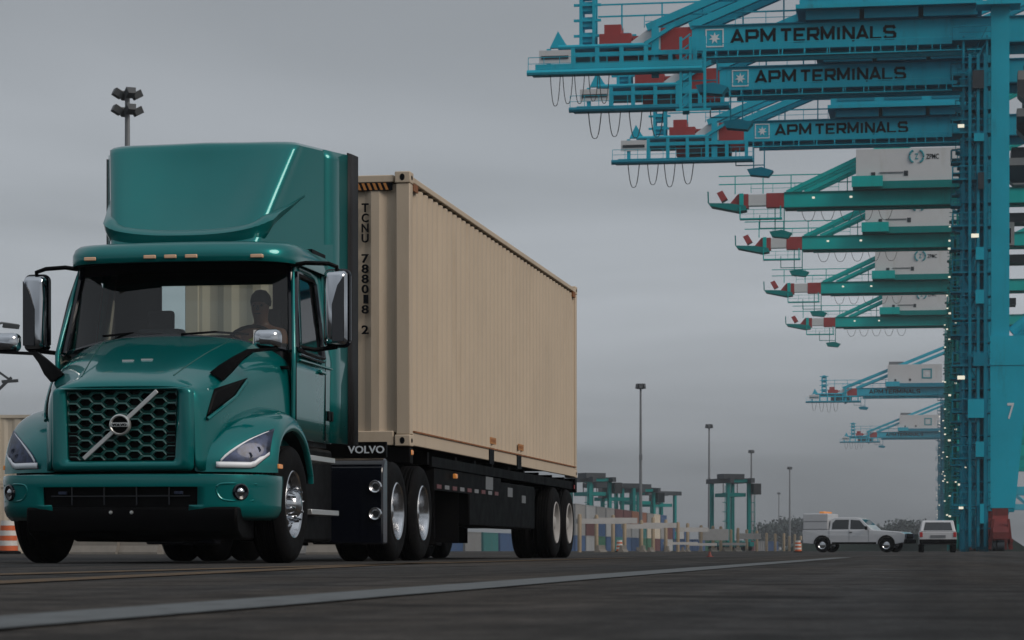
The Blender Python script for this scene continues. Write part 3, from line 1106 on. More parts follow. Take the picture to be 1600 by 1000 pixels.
# windscreen
ws_rows = []
for k in range(7):
    t_ = k / 6
    r_ = []
    for j in range(-10, 11):
        x = j / 10
        zb = 1.995 - .12 * x * x
        z = zb + (2.70 - zb) * t_
        u = (.185 + .28 * x ** 2) * (1 - t_) + (.52 + .22 * x ** 2) * t_
        r_.append((x * (1.035 * (1 - t_) + .955 * t_), u, z))
    ws_rows.append(r_)
MB().grid(ws_rows).build('windscreen', 'windscreen', truck, angle=60)
MB().path([ws_rows[0][j] for j in range(21)], .020, 6).build('windscreen_seal', 'gloss_black', truck)
for sgn, j in ((1, 20), (-1, 0)):
    MB().path([(ws_rows[k][j][0] + sgn * .012, ws_rows[k][j][1], ws_rows[k][j][2]) for k in range(7)], .032, 8).build('pillar_seal', 'gloss_black', truck)
    pil = MB().grid([[(ws_rows[k][j][0] + sgn * .02, ws_rows[k][j][1] - .012, ws_rows[k][j][2]), (sgn * (cab_v(ws_rows[k][j][2]) + .004), ws_rows[k][j][1] + .06, ws_rows[k][j][2]),
                      (sgn * (cab_v(ws_rows[k][j][2]) + .003), ws_rows[k][j][1] + .15, ws_rows[k][j][2])] for k in range(7)])
    pil.build('pillar', 'truck_paint', truck, solid=.02)
# black shade band along the top of the glass
band = MB().grid([[(p[0] * .985, p[1] - .006, p[2] - dz) for p in ws_rows[6]] for dz in (.0, .06, .12)])
band.v = [(x, y - (.0 if abs(z - 2.7) < .01 else (2.70 - z) * .40), z) for x, y, z in band.v]
band.build('shade_band', 'satin_black', truck)
wp = MB()
for x in (-.62, .12):
    wp.path([(x, .17 + .2 * x * x, 2.01), (x + .28, .22 + .25 * (x + .28) ** 2, 2.035), (x + .56, .25 + .28 * (x + .56) ** 2, 2.02)], .011, 6)
wp.build('wiper', 'satin_black', truck)

# brow over the glass
bo = crom([(0, .265, 0), (.35, .28, 0), (.70, .33, 0), (.91, .43, 0), (1.02, .60, 0), (1.055, .85, 0), (1.065, 1.25, 0), (1.07, 1.72, 0)], 4)
rows = []
for z, ins in ((2.672, .06), (2.664, .0), (2.70, -.012), (2.76, -.006), (2.815, .035), (2.845, .10), (2.862, .22), (2.872, .40)):
    rows.append(mirror_pts([(p.x * (1 - ins * .30), p.y + ins * max(.15, 1 - max(0, p.y - .30) / .9), z) for p in bo]))
MB().grid(rows).build('brow', 'truck_paint', truck, angle=55)
und = MB().grid([mirror_pts([(p.x * .98, p.y + .015, 2.672) for p in bo]), mirror_pts([(p.x * .93, max(p.y + .02, min(.98, p.y + .3)), 2.69) for p in bo])])
und.build('brow_underside', 'satin_black', truck)
for x in (-.765, -.19, 0.0, .19, .765):
    u = .272 + .085 * abs(x / .8) ** 2.4
    MB().box(x - .055, x + .055, u - .035, u + .03, 2.690, 2.722).build('marker_lamp', 'amber_pale', truck, bevel=.006)

# roof fairing: plan outlines stacked in height
def fair_v(u):
    return .700 + .345 * (u - .70)                 # flank: one upright surface opening towards the rear


def fair_row(z):
    t_ = max(0, (z - 2.80) / 1.08)
    uf = .58 + .68 * t_
    vc = fair_v(uf + .10)
    dish = .130 * math.sin(math.pi * min(1, t_ * .95))       # the front is hollow between its shoulders
    pts = [(0, uf + dish, z), (.42 * vc, uf + dish * .75, z), (.80 * vc, uf + .004, z), (vc - .035, uf + .035, z), (fair_v(uf + .15) - .004, uf + .15, z),
           (fair_v(uf + (1.72 - uf) * .5), uf + (1.72 - uf) * .5, z), (fair_v(1.72) + .004, 1.72, z), (1.165, 2.03, z)]
    return crom(pts, 4)


frows = [mirror_pts([tuple(p) for p in fair_row(z)]) for z in (2.80, 2.88, 3.0, 3.15, 3.3, 3.45, 3.6, 3.70, 3.78, 3.825)]
top = frows[-1]
for ins, z in ((.02, 3.848), (.06, 3.866), (.16, 3.884), (.4, 3.902), (.9, 3.91)):
    frows.append([(x * (1 - ins * .35), min(2.03, y + ins * .75 * max(0, (2.03 - y))), z - .02 * abs(x)) for x, y, _ in top])
fair = MB().grid(frows).build('roof_fairing', 'truck_paint', truck, angle=55)
# curved lip across the fairing, wrapping on to its flanks
wing = []
SMAX = 20.5 / 28.0
N = 36
for k in range(-N, N + 1):
    s_ = k / N
    z = 2.925 + .44 * abs(s_) ** 2.5
    row_ = fair_row(z)
    f_ = abs(s_) * SMAX * (len(row_) - 1)
    i0 = min(int(f_), len(row_) - 2)
    q0, q1 = row_[i0], row_[i0 + 1]
    p = q0.lerp(q1, f_ - i0)
    tg = (q1 - q0).normalized()
    d_ = Vector((-tg.y, tg.x, 0))
    if d_.y > 0 or (abs(d_.y) < .2 and d_.x < 0):
        d_ = -d_
    if s_ < 0:
        p = Vector((-p.x, p.y, p.z))
        d_ = Vector((-d_.x, d_.y, 0))
    ax_ = abs(s_)
    tp = max(.06, 1 - max(0, ax_ - .60) / .40)
    out = (.055 + .10 * math.sin(math.pi * min(1, max(0, (z - 2.80) / 1.08 * .95)))) * tp ** .8 * (1 - .60 * ax_)
    wing.append([tuple(p - d_ * .04 + Vector((0, 0, .075 * tp))), tuple(p + d_ * out * .45 + Vector((0, 0, .058 * tp))), tuple(p + d_ * out + Vector((0, 0, .012))),
                 tuple(p + d_ * out * .80 + Vector((0, 0, -.05 * tp))), tuple(p + d_ * out * .25 + Vector((0, 0, -.12 * tp))), tuple(p - d_ * .04 + Vector((0, 0, -.20 * tp)))])
MB().grid(wing).build('fairing_lip', 'truck_paint', truck, angle=50)
MB().box(-1.05, 1.05, 1.2, 1.98, 2.79, 2.86).build('roof_deck', 'satin_black', truck, smooth=False)

# interior
MB().prism([(.42, 1.50), (.42, 1.88), (.62, 1.955), (.86, 1.93), (.92, 1.80), (.92, 1.40)], 'X', -.98, .98).build('dashboard', 'interior', truck, bevel=.02)
MB().prism([(.55, 1.93), (.60, 2.10), (.80, 2.11), (.84, 1.93)], 'X', -.42, -.02).build('dash_console', 'interior', truck, bevel=.03)


def seat(x):
    s_ = MB().box(x - .25, x + .25, 1.05, 1.55, 1.40, 1.56).build('seat', 'interior_grey', truck, bevel=.04)
    MB().prism([(1.48, 1.50), (1.60, 2.15), (1.68, 2.14), (1.62, 1.48)], 'X', x - .24, x + .24).build('backrest', 'interior_grey', s_, bevel=.03)
    MB().box(x - .13, x + .13, 1.60, 1.68, 2.17, 2.36).build('headrest', 'interior_grey', s_, bevel=.03)


seat(.52)
seat(-.52)
sw = MB()
q = Vector((0, -.80, .60)).to_track_quat('Z', 'Y')
ring = [Vector((.22 * math.cos(a), .22 * math.sin(a), 0)) for a in [2 * math.pi * k / 24 for k in range(25)]]
sw.path([tuple(q @ p + Vector((.52, .98, 1.98))) for p in ring], .017, 8)
for a in (0, 120, 240):
    sw.tube((.52, .98, 1.98), tuple(q @ Vector((.21 * math.cos(R(a - 90)), .21 * math.sin(R(a - 90)), 0)) + Vector((.52, .98, 1.98))), .014, 6)
sw.tube((.52, .98, 1.98), (.52, .80, 1.84), .03, 8)
sw.build('steering_wheel', 'satin_black', truck)

# mirrors
for sgn in (1, -1):
    cx = 1.385 if sgn > 0 else -1.425
    sh = MB()
    ring_pts = []
    for (dy, k) in ((-.075, .62), (-.060, .86), (-.02, 1.0), (.05, 1.0), (.055, .94)):
        ring_pts.append([(cx + x * k * 1.0, .74 + dy, 2.275 + (z - 2.275) * (1 - (1 - k) * .35)) for x, _, z in rrect(.105, 1.945, 2.605, .045, 0)])
    sh.grid([r_ + [r_[0]] for r_ in ring_pts])
    sh.add(ring_pts[0], [tuple(range(len(ring_pts[0])))])
    msh = sh.build('mirror', 'chrome', truck, angle=60)
    fr2 = rrect(.112, 1.935, 2.615, .05, .0)
    MB().path([(cx + x, .792, z) for x, _, z in fr2 + [fr2[0]]], .016, 6).build('mirror_rim', 'gloss_black', msh)
    MB().add([(cx + x * .98, .794, z) for x, _, z in rrect(.105, 1.945, 2.605, .045, 0)], [tuple(range(24))]).build('mirror_face', 'chrome', msh, smooth=False)
    # black cover over the outer-lower part of the shell
    MB().prism([(cx - sgn * .02, 1.965), (cx - sgn * .02, 2.30), (cx + sgn * .03, 2.47), (cx + sgn * .092, 2.56), (cx + sgn * .092, 1.97)], 'Y', .652, .668).build('mirror_cover', 'gloss_black', msh, bevel=.004)
    ar = MB()
    ar.path([(sgn * 1.00, .66, 2.655), (sgn * 1.12, .68, 2.675), (sgn * 1.32, .72, 2.670), (cx, .76, 2.645), (cx, .78, 2.59)], .020, 8)
    ar.path([(sgn * 1.08, .60, 1.92), (sgn * 1.2, .70, 1.90), (cx, .78, 1.93)], .020, 8)
    ar.build('mirror_arm', 'satin_black', msh)
    # hood mirror on its flat black arm
    hx = 1.085 if sgn > 0 else -1.235
    m2 = MB()
    rp = []
    for (dy, k) in ((-.075, .45), (-.055, .82), (-.01, 1.0), (.05, 1.0)):
        rp.append([(hx + x * k, -.50 + dy, 1.905 + (z - 1.905) * k) for x, _, z in rrect(.115, 1.825, 1.985, .05, 0)])
    m2.grid([r_ + [r_[0]] for r_ in rp])
    m2.add(rp[0], [tuple(range(len(rp[0])))])
    m2.add(rp[-1], [tuple(range(len(rp[-1])))])
    hm = m2.build('hood_mirror', 'chrome', truck, angle=60)
    ar = MB()
    pth = [(sgn * .70, -.70, 1.575), (sgn * .77, -.68, 1.64), (sgn * .86, -.62, 1.73), (sgn * .95, -.55, 1.800), (hx + sgn * .09, -.50, 1.822)]
    wd_ = [.13, .12, .075, .05, .04]
    rows = []
    for p, w_ in zip(pth, wd_):
        rows.append([(p[0] - sgn * w_ * .42, p[1] - .03, p[2] + w_ * .25), (p[0] - sgn * w_ * .42, p[1] + .03, p[2] + w_ * .25), (p[0] + sgn * w_ * .42, p[1] + .03, p[2] - w_ * .25), (p[0] + sgn * w_ * .42, p[1] - .03, p[2] - w_ * .25)])
    ar.grid([r_ + [r_[0]] for r_ in rows])
    ar.build('mirror_arm', 'satin_black', hm, angle=60)

# shut lines on the hood and a lip under the windscreen
for sgn in (1, -1):
    ln = []
    for k in range(14):
        y = -.95 + k * .093
        x = sgn * (.40 + .20 * k / 13)
        h = hood_bvh.ray_cast(Vector((x, y, 4)), Vector((0, 0, -1)))
        if h[0]:
            ln.append(tuple(h[0] + Vector((0, 0, .001))))
    MB().path(ln, .0055, 5).build('hood_crease', 'grille_teal', truck)
    hg = []
    for k in range(9):
        z = 1.02 + k * .085
        h = hood_bvh.ray_cast(Vector((sgn * 3, .40, z)), Vector((-sgn, 0, 0)))
        if h[0]:
            hg.append(tuple(h[0] + Vector((sgn * .002, 0, 0))))
    MB().path(hg, .007, 5).build('hood_gap', 'satin_black', truck)
    MB().box(min(sgn * .97, sgn * 1.07), max(sgn * .97, sgn * 1.07), .28, .32, 1.70, 1.73).build('hood_latch', 'satin_black', truck, bevel=.006)
bd_ = MB()
for (x, y) in ((-.10, -.62), (.06, -.60)):
    h = hood_bvh.ray_cast(Vector((x, y, 4)), Vector((0, 0, -1)))
    bd_.box(x - .05, x + .05, y - .02, y + .02, h[0].z - .02, h[0].z + .006)
bd_.build('hood_badge', 'silver', truck, smooth=False)

# frame, steps, boxes, axles
for sgn in (1, -1):
    MB().box(sgn * .43 - .045, sgn * .43 + .045, -1.1, 6.25, .84, 1.10).build('frame_rail', 'satin_black', truck, smooth=False)
MB().box(-.42, .42, -1.0, .9, .55, 1.4).build('engine_bay', 'satin_black', truck, bevel=.05)
for sgn in (1, -1):
    MB().box(min(sgn * .48, sgn * 1.06), max(sgn * .48, sgn * .86), .72, 2.75, .19, 1.08).build('side_tank_fairing', 'satin_black', truck, bevel=.03)
    for (z, u0, u1, v) in ((.925, .98, 1.95, 1.085), (.435, 1.05, 2.1, 1.085)):
        MB().box(min(sgn * .84, sgn * v), max(sgn * .84, sgn * v), u0, u1, z, z + .05).build('step', 'silver', truck, bevel=.006)
    # gloss battery box ahead of the drive wheels
    x0, x1 = sorted((sgn * .50, sgn * 1.225))
    pro = [(3.38, .17), (3.38, .28), (3.38, .88), (3.405, .945), (3.47, 1.01), (3.52, 1.03), (3.60, 1.03), (3.60, .17)]
    MB().prism(pro, 'X', x0, x1).build('battery_box', 'gloss_black', truck, bevel=.02)
    x0, x1 = sorted((sgn * .50, sgn * 1.265))
    ban = MB().box(x0, x1, 3.36, 3.41, 1.035, 1.19).build('name_panel', 'satin_black', truck, bevel=.006)
    if sgn > 0:
        lettering('VOLVO', 'letter_white', ban, (.875, 3.356, 1.075), .37, .075, bold=.015)
    for z in (.745, .475):
        r_ = MB().lathe([(.0, .000), (.030, .0), (.036, .014), (.058, .030), (.066, .020), (.068, -.004)], 20, 'Z')
        r_.v = [(sgn * 1.150 + p[0], 3.376 - p[2], z + p[1]) for p in r_.v]
        r_.build('charge_port', 'alloy', truck)
    # mud flap
    x0, x1 = sorted((sgn * .60, sgn * 1.19))
    MB().box(x0, x1, 6.12, 6.13, .18, 1.02).build('mud_flap', 'rubber', truck, smooth=False)
ax = MB()
ax.tube((-1.05, 0, .5), (1.05, 0, .5), .07, 10)
for y in (4.15, 5.45):
    ax.tube((-1.0, y, .508), (1.0, y, .508), .10, 12)
    ax.lathe([(0, -.2), (.2, -.15), (.24, 0), (.2, .15), (0, .2)], 16, 'X', (0, y, .53))
ax.build('axle', 'satin_black', truck)
MB().prism([(4.0, 1.10), (5.3, 1.10), (5.45, 1.20), (5.0, 1.24), (4.1, 1.24)], 'X', -.45, .45).build('fifth_wheel', 'chassis_black', truck, bevel=.01)
wheel(truck, 'steer', 1.055, 0, flip=1, spin=.2)
wheel(truck, 'steer', -1.055, 0, flip=-1, spin=.5)
for y in (4.15, 5.45):
    for sgn in (1, -1):
        wheel(truck, 'drive', sgn * 1.075, y, flip=sgn, spin=.3 * y)
        plain_tyre(truck, 'drive', sgn * .755, y, flip=sgn)

# sticker on the lower corner of the glass
MB().add([(.74, .290, 1.93), (.965, .385, 1.93), (.95, .425, 2.055), (.735, .335, 2.055)], [(0, 1, 2, 3)]).build('window_card', 'board_white', truck, smooth=False)

# ------------------------------------------------------------------ the driver (one skinned figure, seated)
def skinned(name, joints, bones, radii, material, parent=None, sub=2):
    me = bpy.data.meshes.new(name)
    me.from_pydata(joints, bones, [])
    o = bpy.data.objects.new(name, me)
    COL.objects.link(o)
    o.parent = parent
    md = o.modifiers.new('skin', 'SKIN')
    md.use_smooth_shade = True
    sv = me.skin_vertices[0].data if me.skin_vertices else None
    if sv is None:
        bm = bmesh.new()
        bm.from_mesh(me)
        bm.verts.layers.skin.verify()
        bm.to_mesh(me)
        bm.free()
        sv = me.skin_vertices[0].data
    for i, r_ in enumerate(radii):
        sv[i].radius = (r_, r_) if not isinstance(r_, tuple) else r_
        sv[i].use_root = (i == 0)
    md2 = o.modifiers.new('sub', 'SUBSURF')
    md2.levels = md2.render_levels = sub
    me.materials.append(MATS[material])
    return o


jx = [(0, 0, 0), (0, .02, .22), (0, .04, .42), (0, .03, .53), (0, .0, .60), (0, -.015, .69), (0, -.01, .78),
      (.19, .03, .44), (.25, -.12, .24), (.16, -.36, .33), (.14, -.44, .36),
      (-.19, .03, .44), (-.25, -.12, .24), (-.16, -.36, .33), (-.14, -.44, .36),
      (.10, -.40, .02), (.11, -.50, -.36), (.11, -.62, -.40), (-.10, -.40, .02), (-.11, -.50, -.36), (-.11, -.62, -.40)]
jb = [(0, 1), (1, 2), (2, 3), (3, 4), (4, 5), (5, 6), (2, 7), (7, 8), (8, 9), (9, 10), (2, 11), (11, 12), (12, 13), (13, 14), (0, 15), (15, 16), (16, 17), (0, 18), (18, 19), (19, 20)]
jr = [.15, .15, .155, .065, .07, .098, .075, .07, .052, .036, .034, .07, .052, .036, .034, .085, .055, .045, .085, .055, .045]
driver = thing('person', 'driver in a hi-vis vest seated behind the steering wheel of the truck', 'person')
driver.parent = None
tm = Matrix.Translation(TRUCK_AT) @ Matrix.Rotation(-A_TRUCK, 4, 'Z')
driver.matrix_world = tm @ Matrix.Translation((.52, 1.36, 1.66))
skinned('body', jx, jb, jr, 'skin', driver)
vest = skinned('vest', [(0, .0, -.02), (0, .02, .2), (0, .04, .40), (.13, .03, .45), (-.13, .03, .45)], [(0, 1), (1, 2), (2, 3), (2, 4)], [.165, .165, .165, .08, .08], 'hivis', driver)
hairm = MB().lathe([(.0, .112), (.05, .100), (.088, .055), (.100, .0), (.094, -.04)], 16, 'Z', (0, .012, .745))
hairm.build('hair', 'hair', driver)
fa = MB()
for sx in (-.035, .035):
    e_ = MB().lathe([(0, .012), (.009, .008), (.012, 0)], 8, 'Z')
    fa.add([(sx + p[0], -.098 - p[2], .70 + p[1]) for p in e_.v], e_.f)
fa.add([(-.012, -.100, .70), (.012, -.100, .70), (.018, -.100, .655), (-.018, -.100, .655), (0, -.132, .662)], [(0, 1, 4), (1, 2, 4), (2, 3, 4), (3, 0, 4)])
fa.box(-.028, .028, -.108, -.09, .622, .630)
fa.build('face', 'hair', driver)

# ------------------------------------------------------------------ container on its chassis
CU0, CU1 = 4.70, 16.86                           # along the truck axis
tmw = Matrix.Translation(TRUCK_AT) @ Matrix.Rotation(-A_TRUCK, 4, 'Z')
p_ = tmw @ Vector((0, CU0, 1.20))
box = thing('shipping_container', 'tan high cube shipping container riding on the chassis behind the green truck', 'container', p_, -A_TRUCK)
CL, CW, CH = CU1 - CU0, 2.438, 2.87


def corrugated(p0, p1, z0, z1, depth, pitch, side):
    """trapezoid-corrugated sheet from p0 to p1 (x,y); side = outward normal"""
    p0, p1, side = Vector((*p0, 0)), Vector((*p1, 0)), Vector((*side, 0))
    L = (p1 - p0).length
    d = (p1 - p0) / L
    n = max(1, round(L / pitch))
    pt = L / n
    pts = []
    for i in range(n):
        for f_, o_ in ((0, 0), (.27, 0), (.50, -depth), (.77, -depth)):
            pts.append(p0 + d * pt * (i + f_) + side * o_)
    pts.append(p1.copy())
    return MB().grid([[(p.x, p.y, z0) for p in pts], [(p.x, p.y, z1) for p in pts]])


W2 = CW / 2
corrugated((W2 - .022, .16), (W2 - .022, CL - .16), .16, CH - .12, .036, .2756, (1, 0)).build('side_panel', 'container_tan', box, smooth=False)
corrugated((-W2 + .022, .16), (-W2 + .022, CL - .16), .16, CH - .12, .036, .2756, (-1, 0)).build('side_panel', 'container_tan', box, smooth=False)
corrugated((-W2 + .10, .028), (W2 - .10, .028), .15, CH - .12, .045, .30, (0, -1)).build('front_panel', 'container_tan', box, smooth=False)
for sx in (-1, 1):
    for y in (0, CL):
        yy = y + .085 if y == 0 else y - .085
        MB().box(sx * (W2 - .075) - .075, sx * (W2 - .075) + .075, yy - .075, yy + .075, .12, CH - .12).build('corner_post', 'container_tan', box, bevel=.012)
        for z in (0, CH - .118):
            y0, y1 = (0 - .004, .178) if y == 0 else (CL - .178, CL + .004)
            cc = MB().box(min(sx * (W2 - .162), sx * (W2 + .004)), max(sx * (W2 - .162), sx * (W2 + .004)), y0, y1, z, z + .120).build('corner_casting', 'container_tan', box, bevel=.010)
            ho = MB()
            o2 = MB().lathe([(0, .003), (.024, .003), (.024, -.01)], 14, 'Z')
            if y == 0:
                ho.add([(sx * (W2 - .080) + p[0] * 1.1, y0 - p[2] * .5 - .001, z + .06 + p[1] * 1.5) for p in o2.v], o2.f)
            ho.add([(sx * (W2 + .005 + p[2] * .5), (y0 + y1) / 2 + p[0] * 1.5, z + .06 + p[1]) for p in o2.v], o2.f)
            ho.build('casting_hole', 'letter_black', cc)
    MB().box(sx * W2 - .03 - sx * .03, sx * W2 + .03 - sx * .03, .178, CL - .178, CH - .095, CH - .035).build('top_rail', 'container_tan', box, bevel=.008)
    # bottom rail: upright web with a flange, cut by the two dark fork pockets
    MB().prism([(sx * W2, .012), (sx * W2, .158), (sx * (W2 - .045), .158), (sx * (W2 - .045), .012)], 'Y', .178, CL - .178).build('bottom_rail', 'container_tan', box, bevel=.006)
    MB().box(sx * (W2 + .004) - .012, sx * (W2 + .004) + .012, .178, CL - .178, .150, .166).build('rail_flange', 'rust', box, smooth=False)
    for y in (4.66, 6.70):
        MB().box(sx * (W2 + .006) - .008, sx * (W2 + .006) + .008, y, y + .30, -.03, .168).build('fork_pocket', 'letter_black', box, smooth=False)
MB().box(-W2 + .178, W2 - .178, .02, .09, CH - .105, CH - .03).build('front_header', 'container_tan', box, bevel=.008)
MB().box(-W2 + .178, W2 - .178, .01, .09, .01, .16).build('front_sill', 'container_tan', box, bevel=.008)
MB().grid([[(x, y, CH - .05 + (.012 if j % 2 else 0)) for x in (-W2 + .05, W2 - .05)] for j, y in enumerate([.09 + k * .145 for k in range(84)])]).build('roof', 'container_tan', box, smooth=False)
MB().box(-W2 + .05, W2 - .05, .1, CL - .1, .10, .14).build('floor', 'chassis_black', box, smooth=False)
for sx in (-1, 1):
    dr = MB().box(min(sx * .01, sx * (W2 - .15)), max(sx * .01, sx * (W2 - .15)), CL - .06, CL - .01, .12, CH - .12).build('door', 'container_tan', box, bevel=.006)
    for x in (.28, .82):
        MB().tube((sx * x, CL + .01, .08), (sx * x, CL + .01, CH - .08), .018, 8).build('lock_rod', 'mast_grey', dr)
# caution striping on the header ends, decals low on the side
hz = MB()
for k in range(16):
    x = W2 - .23 - k * .058
    hz.add([(x, .0165, CH - .185), (x - .03, .0165, CH - .185), (x - .06, .0165, CH - .112), (x - .03, .0165, CH - .112)], [(0, 1, 2, 3)])
MB().box(.2, W2 - .19, .018, .03, CH - .190, CH - .108).build('caution_strip', 'letter_black', box, smooth=False)
hz.build('caution_stripe', 'decal_orange', box, smooth=False)
for y in (.18, CL - .42):
    MB().box(W2 - .02, W2 + .003, y, y + .24, CH - .178, CH - .10).build('side_caution_strip', 'rust', box, smooth=False)
for y in (4.86, 6.95):
    d_ = MB().box(W2 - .022, W2 - .0175, y, y + .42, .225, .305).build('warning_decal', 'decal_orange', box, smooth=False)
    lt = MB()
    for k in range(7):
        lt.box(W2 - .0174, W2 - .0165, y + .03 + k * .053, y + .06 + k * .053, .245, .285)
    lt.build('decal_print', 'rust', d_, smooth=False)
# owner code and number, one character under the other on the front wall
zt = (860 - 312) / 149.0
for i, ch in enumerate('TCNU 788018 2'):
    if ch == ' ':
        continue
    lettering(ch, 'letter_black', box, (.700 + (.02 if ch == '1' else 0), .018, 2.455 - i * .1065), .05 if ch == '1' else .075, .092, bold=.02, name='code_letter')

# ------------------------------------------------------------------ chassis
ch = thing('container_chassis', 'black skeletal container chassis with landing legs and tandem dual wheels under the tan container', 'trailer', tmw @ Vector((0, CU0, 0)), -A_TRUCK)
B = 'chassis_black'
for sx in (-1, 1):
    r_ = MB()
    r_.prism([(.25, 1.20 - .004), (.25, 1.05), (2.2, 1.02), (2.6, .82), (12.3, .82), (12.3, 1.185), (2.6, 1.185)], 'X', sx * .50 - .06, sx * .50 + .06)
    r_.build('main_beam', B, ch, smooth=False)
for y, z0 in ((.03, 1.02), (12.02, .98)):
    MB().box(-1.215, 1.215, y, y + .16, z0, 1.19).build('bolster', B, ch, bevel=.01)
for y in (1.2, 2.8, 4.0, 5.2, 6.4, 7.6, 8.8, 10.0, 11.2):
    MB().box(-1.16, 1.16, y, y + .10, 1.05, 1.185).build('cross_member', B, ch, smooth=False)
for sx in (-1, 1):
    # side rail with reflective tape
    MB().box(sx * 1.15 - .03, sx * 1.15 + .03, 1.35, 12.0, 1.03, 1.14).build('side_rail', B, ch, smooth=False)
    # equipment box between the legs and the wheels
    eb_ = MB().box(sx * .93 - .22, sx * .93 + .22, 3.75, 8.6, .40, .98).build('equipment_box', B, ch, bevel=.02)
    x_ = sx * 1.154
    for k in range(9):
        y = 1.75 + k * .46
        o_ = MB().box(x_ - .004, x_ + .004, y, y + .26, .80, .845)
        o_.build('reflective_tape', 'tape_white' if k % 2 else 'tape_red', ch, smooth=False)
    MB().box(sx * 1.15 - .02, sx * 1.15 + .004, 1.6, 5.9, .78, 1.02).build('tape_board', B, ch, smooth=False)
    for (y, z, w_, h_) in ((4.8, .86, .5, .16), (6.4, .80, .35, .12), (7.5, .74, .3, .1)):
        MB().box(sx * 1.146 - .012, sx * 1.146 + .012, y, y + w_, z, z + h_).build('box_plate', 'mast_grey', ch, smooth=False)
    for (y, z) in ((2.55, .93), (.09, 1.11)):
        MB().box(sx * 1.20 - .02, sx * 1.20 + .022, y, y + .10, z, z + .055).build('marker_lamp', 'amber', ch, bevel=.008)
    # landing gear
    lg = MB().box(sx * .80 - .07, sx * .80 + .07, 2.95, 3.09, .25, 1.05).build('landing_leg', B, ch, bevel=.01)
    MB().box(sx * .80 - .13, sx * .80 + .13, 2.86, 3.18, .165, .20).build('sand_shoe', B, lg, bevel=.01)
    MB().box(sx * .80 - .045, sx * .80 + .045, 2.98, 3.06, .16, .40).build('inner_leg', 'mast_grey', lg)
    MB().beam((sx * .80, 3.05, .55), (sx * .52, 3.95, .95), .06).build('leg_brace', B, lg)
    # low splash box behind the legs
    x0, x1 = sorted((sx * .45, sx * 1.10))
    MB().box(x0, x1, 3.3, 3.32, .20, .95).build('mud_flap', 'rubber', ch, smooth=False)
    MB().box(x0, x1, 12.12, 12.13, .22, .96).build('mud_flap', 'rubber', ch, smooth=False)
MB().tube((-.8, 3.02, .82), (.8, 3.02, .82), .035, 8).build('leg_shaft', B, ch)
for y in (10.20, 11.46):
    MB().tube((-1.0, y, .508), (1.0, y, .508), .075, 10).build('axle', B, ch)
    for sx in (-1, 1):
        wheel(ch, 'trailer', sx * 1.075, y, flip=sx, spin=y)
        plain_tyre(ch, 'trailer', sx * .755, y, flip=sx)
MB().box(-1.2, 1.2, 12.14, 12.20, .98, 1.10).build('rear_lamp_bar', B, ch, bevel=.01)
for sx in (-1, 1):
    MB().box(sx * 1.205 - .004, sx * 1.205 + .004, 11.95, 12.10, 1.03, 1.09).build('side_marker', 'red_lens', ch, smooth=False)
    MB().box(sx * 1.12 - .06, sx * 1.12 + .06, 12.201, 12.22, 1.01, 1.07).build('tail_lamp', 'red_lens', ch, bevel=.004)

# ------------------------------------------------------------------ quay cranes
def star_mesh(material):
    m = MB()
    n = 7
    pts = []
    for k in range(2 * n):
        r_ = .5 if k % 2 == 0 else .22
        a = math.pi / 2 + math.pi * k / n
        pts.append((r_ * math.cos(a), r_ * math.sin(a)))
    m.prism(pts, 'Y', -.01, .02)
    return m.mesh('star', material, smooth=False)


STAR = star_mesh('logo_white')


def square_ring(hw, t, y0, y1):
    m = MB()
    m.box(-hw, hw, y0, y1, hw - t, hw)
    m.box(-hw, hw, y0, y1, -hw, -hw + t)
    m.box(-hw, -hw + t, y0, y1, -hw + t, hw - t)
    m.box(hw - t, hw, y0, y1, -hw + t, hw - t)
    return m


def handrail(m, x0, x1, y, z, h=1.05, step=1.5, w=.06):
    m.beam((x0, y, z + h), (x1, y, z + h), w)
    m.beam((x0, y, z + h * .5), (x1, y, z + h * .5), w * .8)
    n = max(1, int(abs(x1 - x0) / step))
    for k in range(n + 1):
        x = x0 + (x1 - x0) * k / n
        m.beam((x, y, z), (x, y, z + h), w)


LAMP = MB().box(-.16, .16, -.10, .06, -.11, .11).mesh('lamp', 'work_lamp', smooth=False)
LAMP_BIG = MB().box(-.30, .30, -.14, .08, -.15, .15).mesh('lamp', 'work_lamp', smooth=False)
CABLE_M = {}


def loop_mesh(w, d, r=.035):
    key = (w, d)
    if key not in CABLE_M:
        pts = [(w * (t - .5) * (1 - .10 * math.sin(math.pi * t)), 0, -d * (1 - abs(2 * t - 1) ** 3.2)) for t in [k / 14 for k in range(15)]]
        CABLE_M[key] = MB().path(pts, r, 5).mesh('festoon_cable', 'cable')
    return CABLE_M[key]


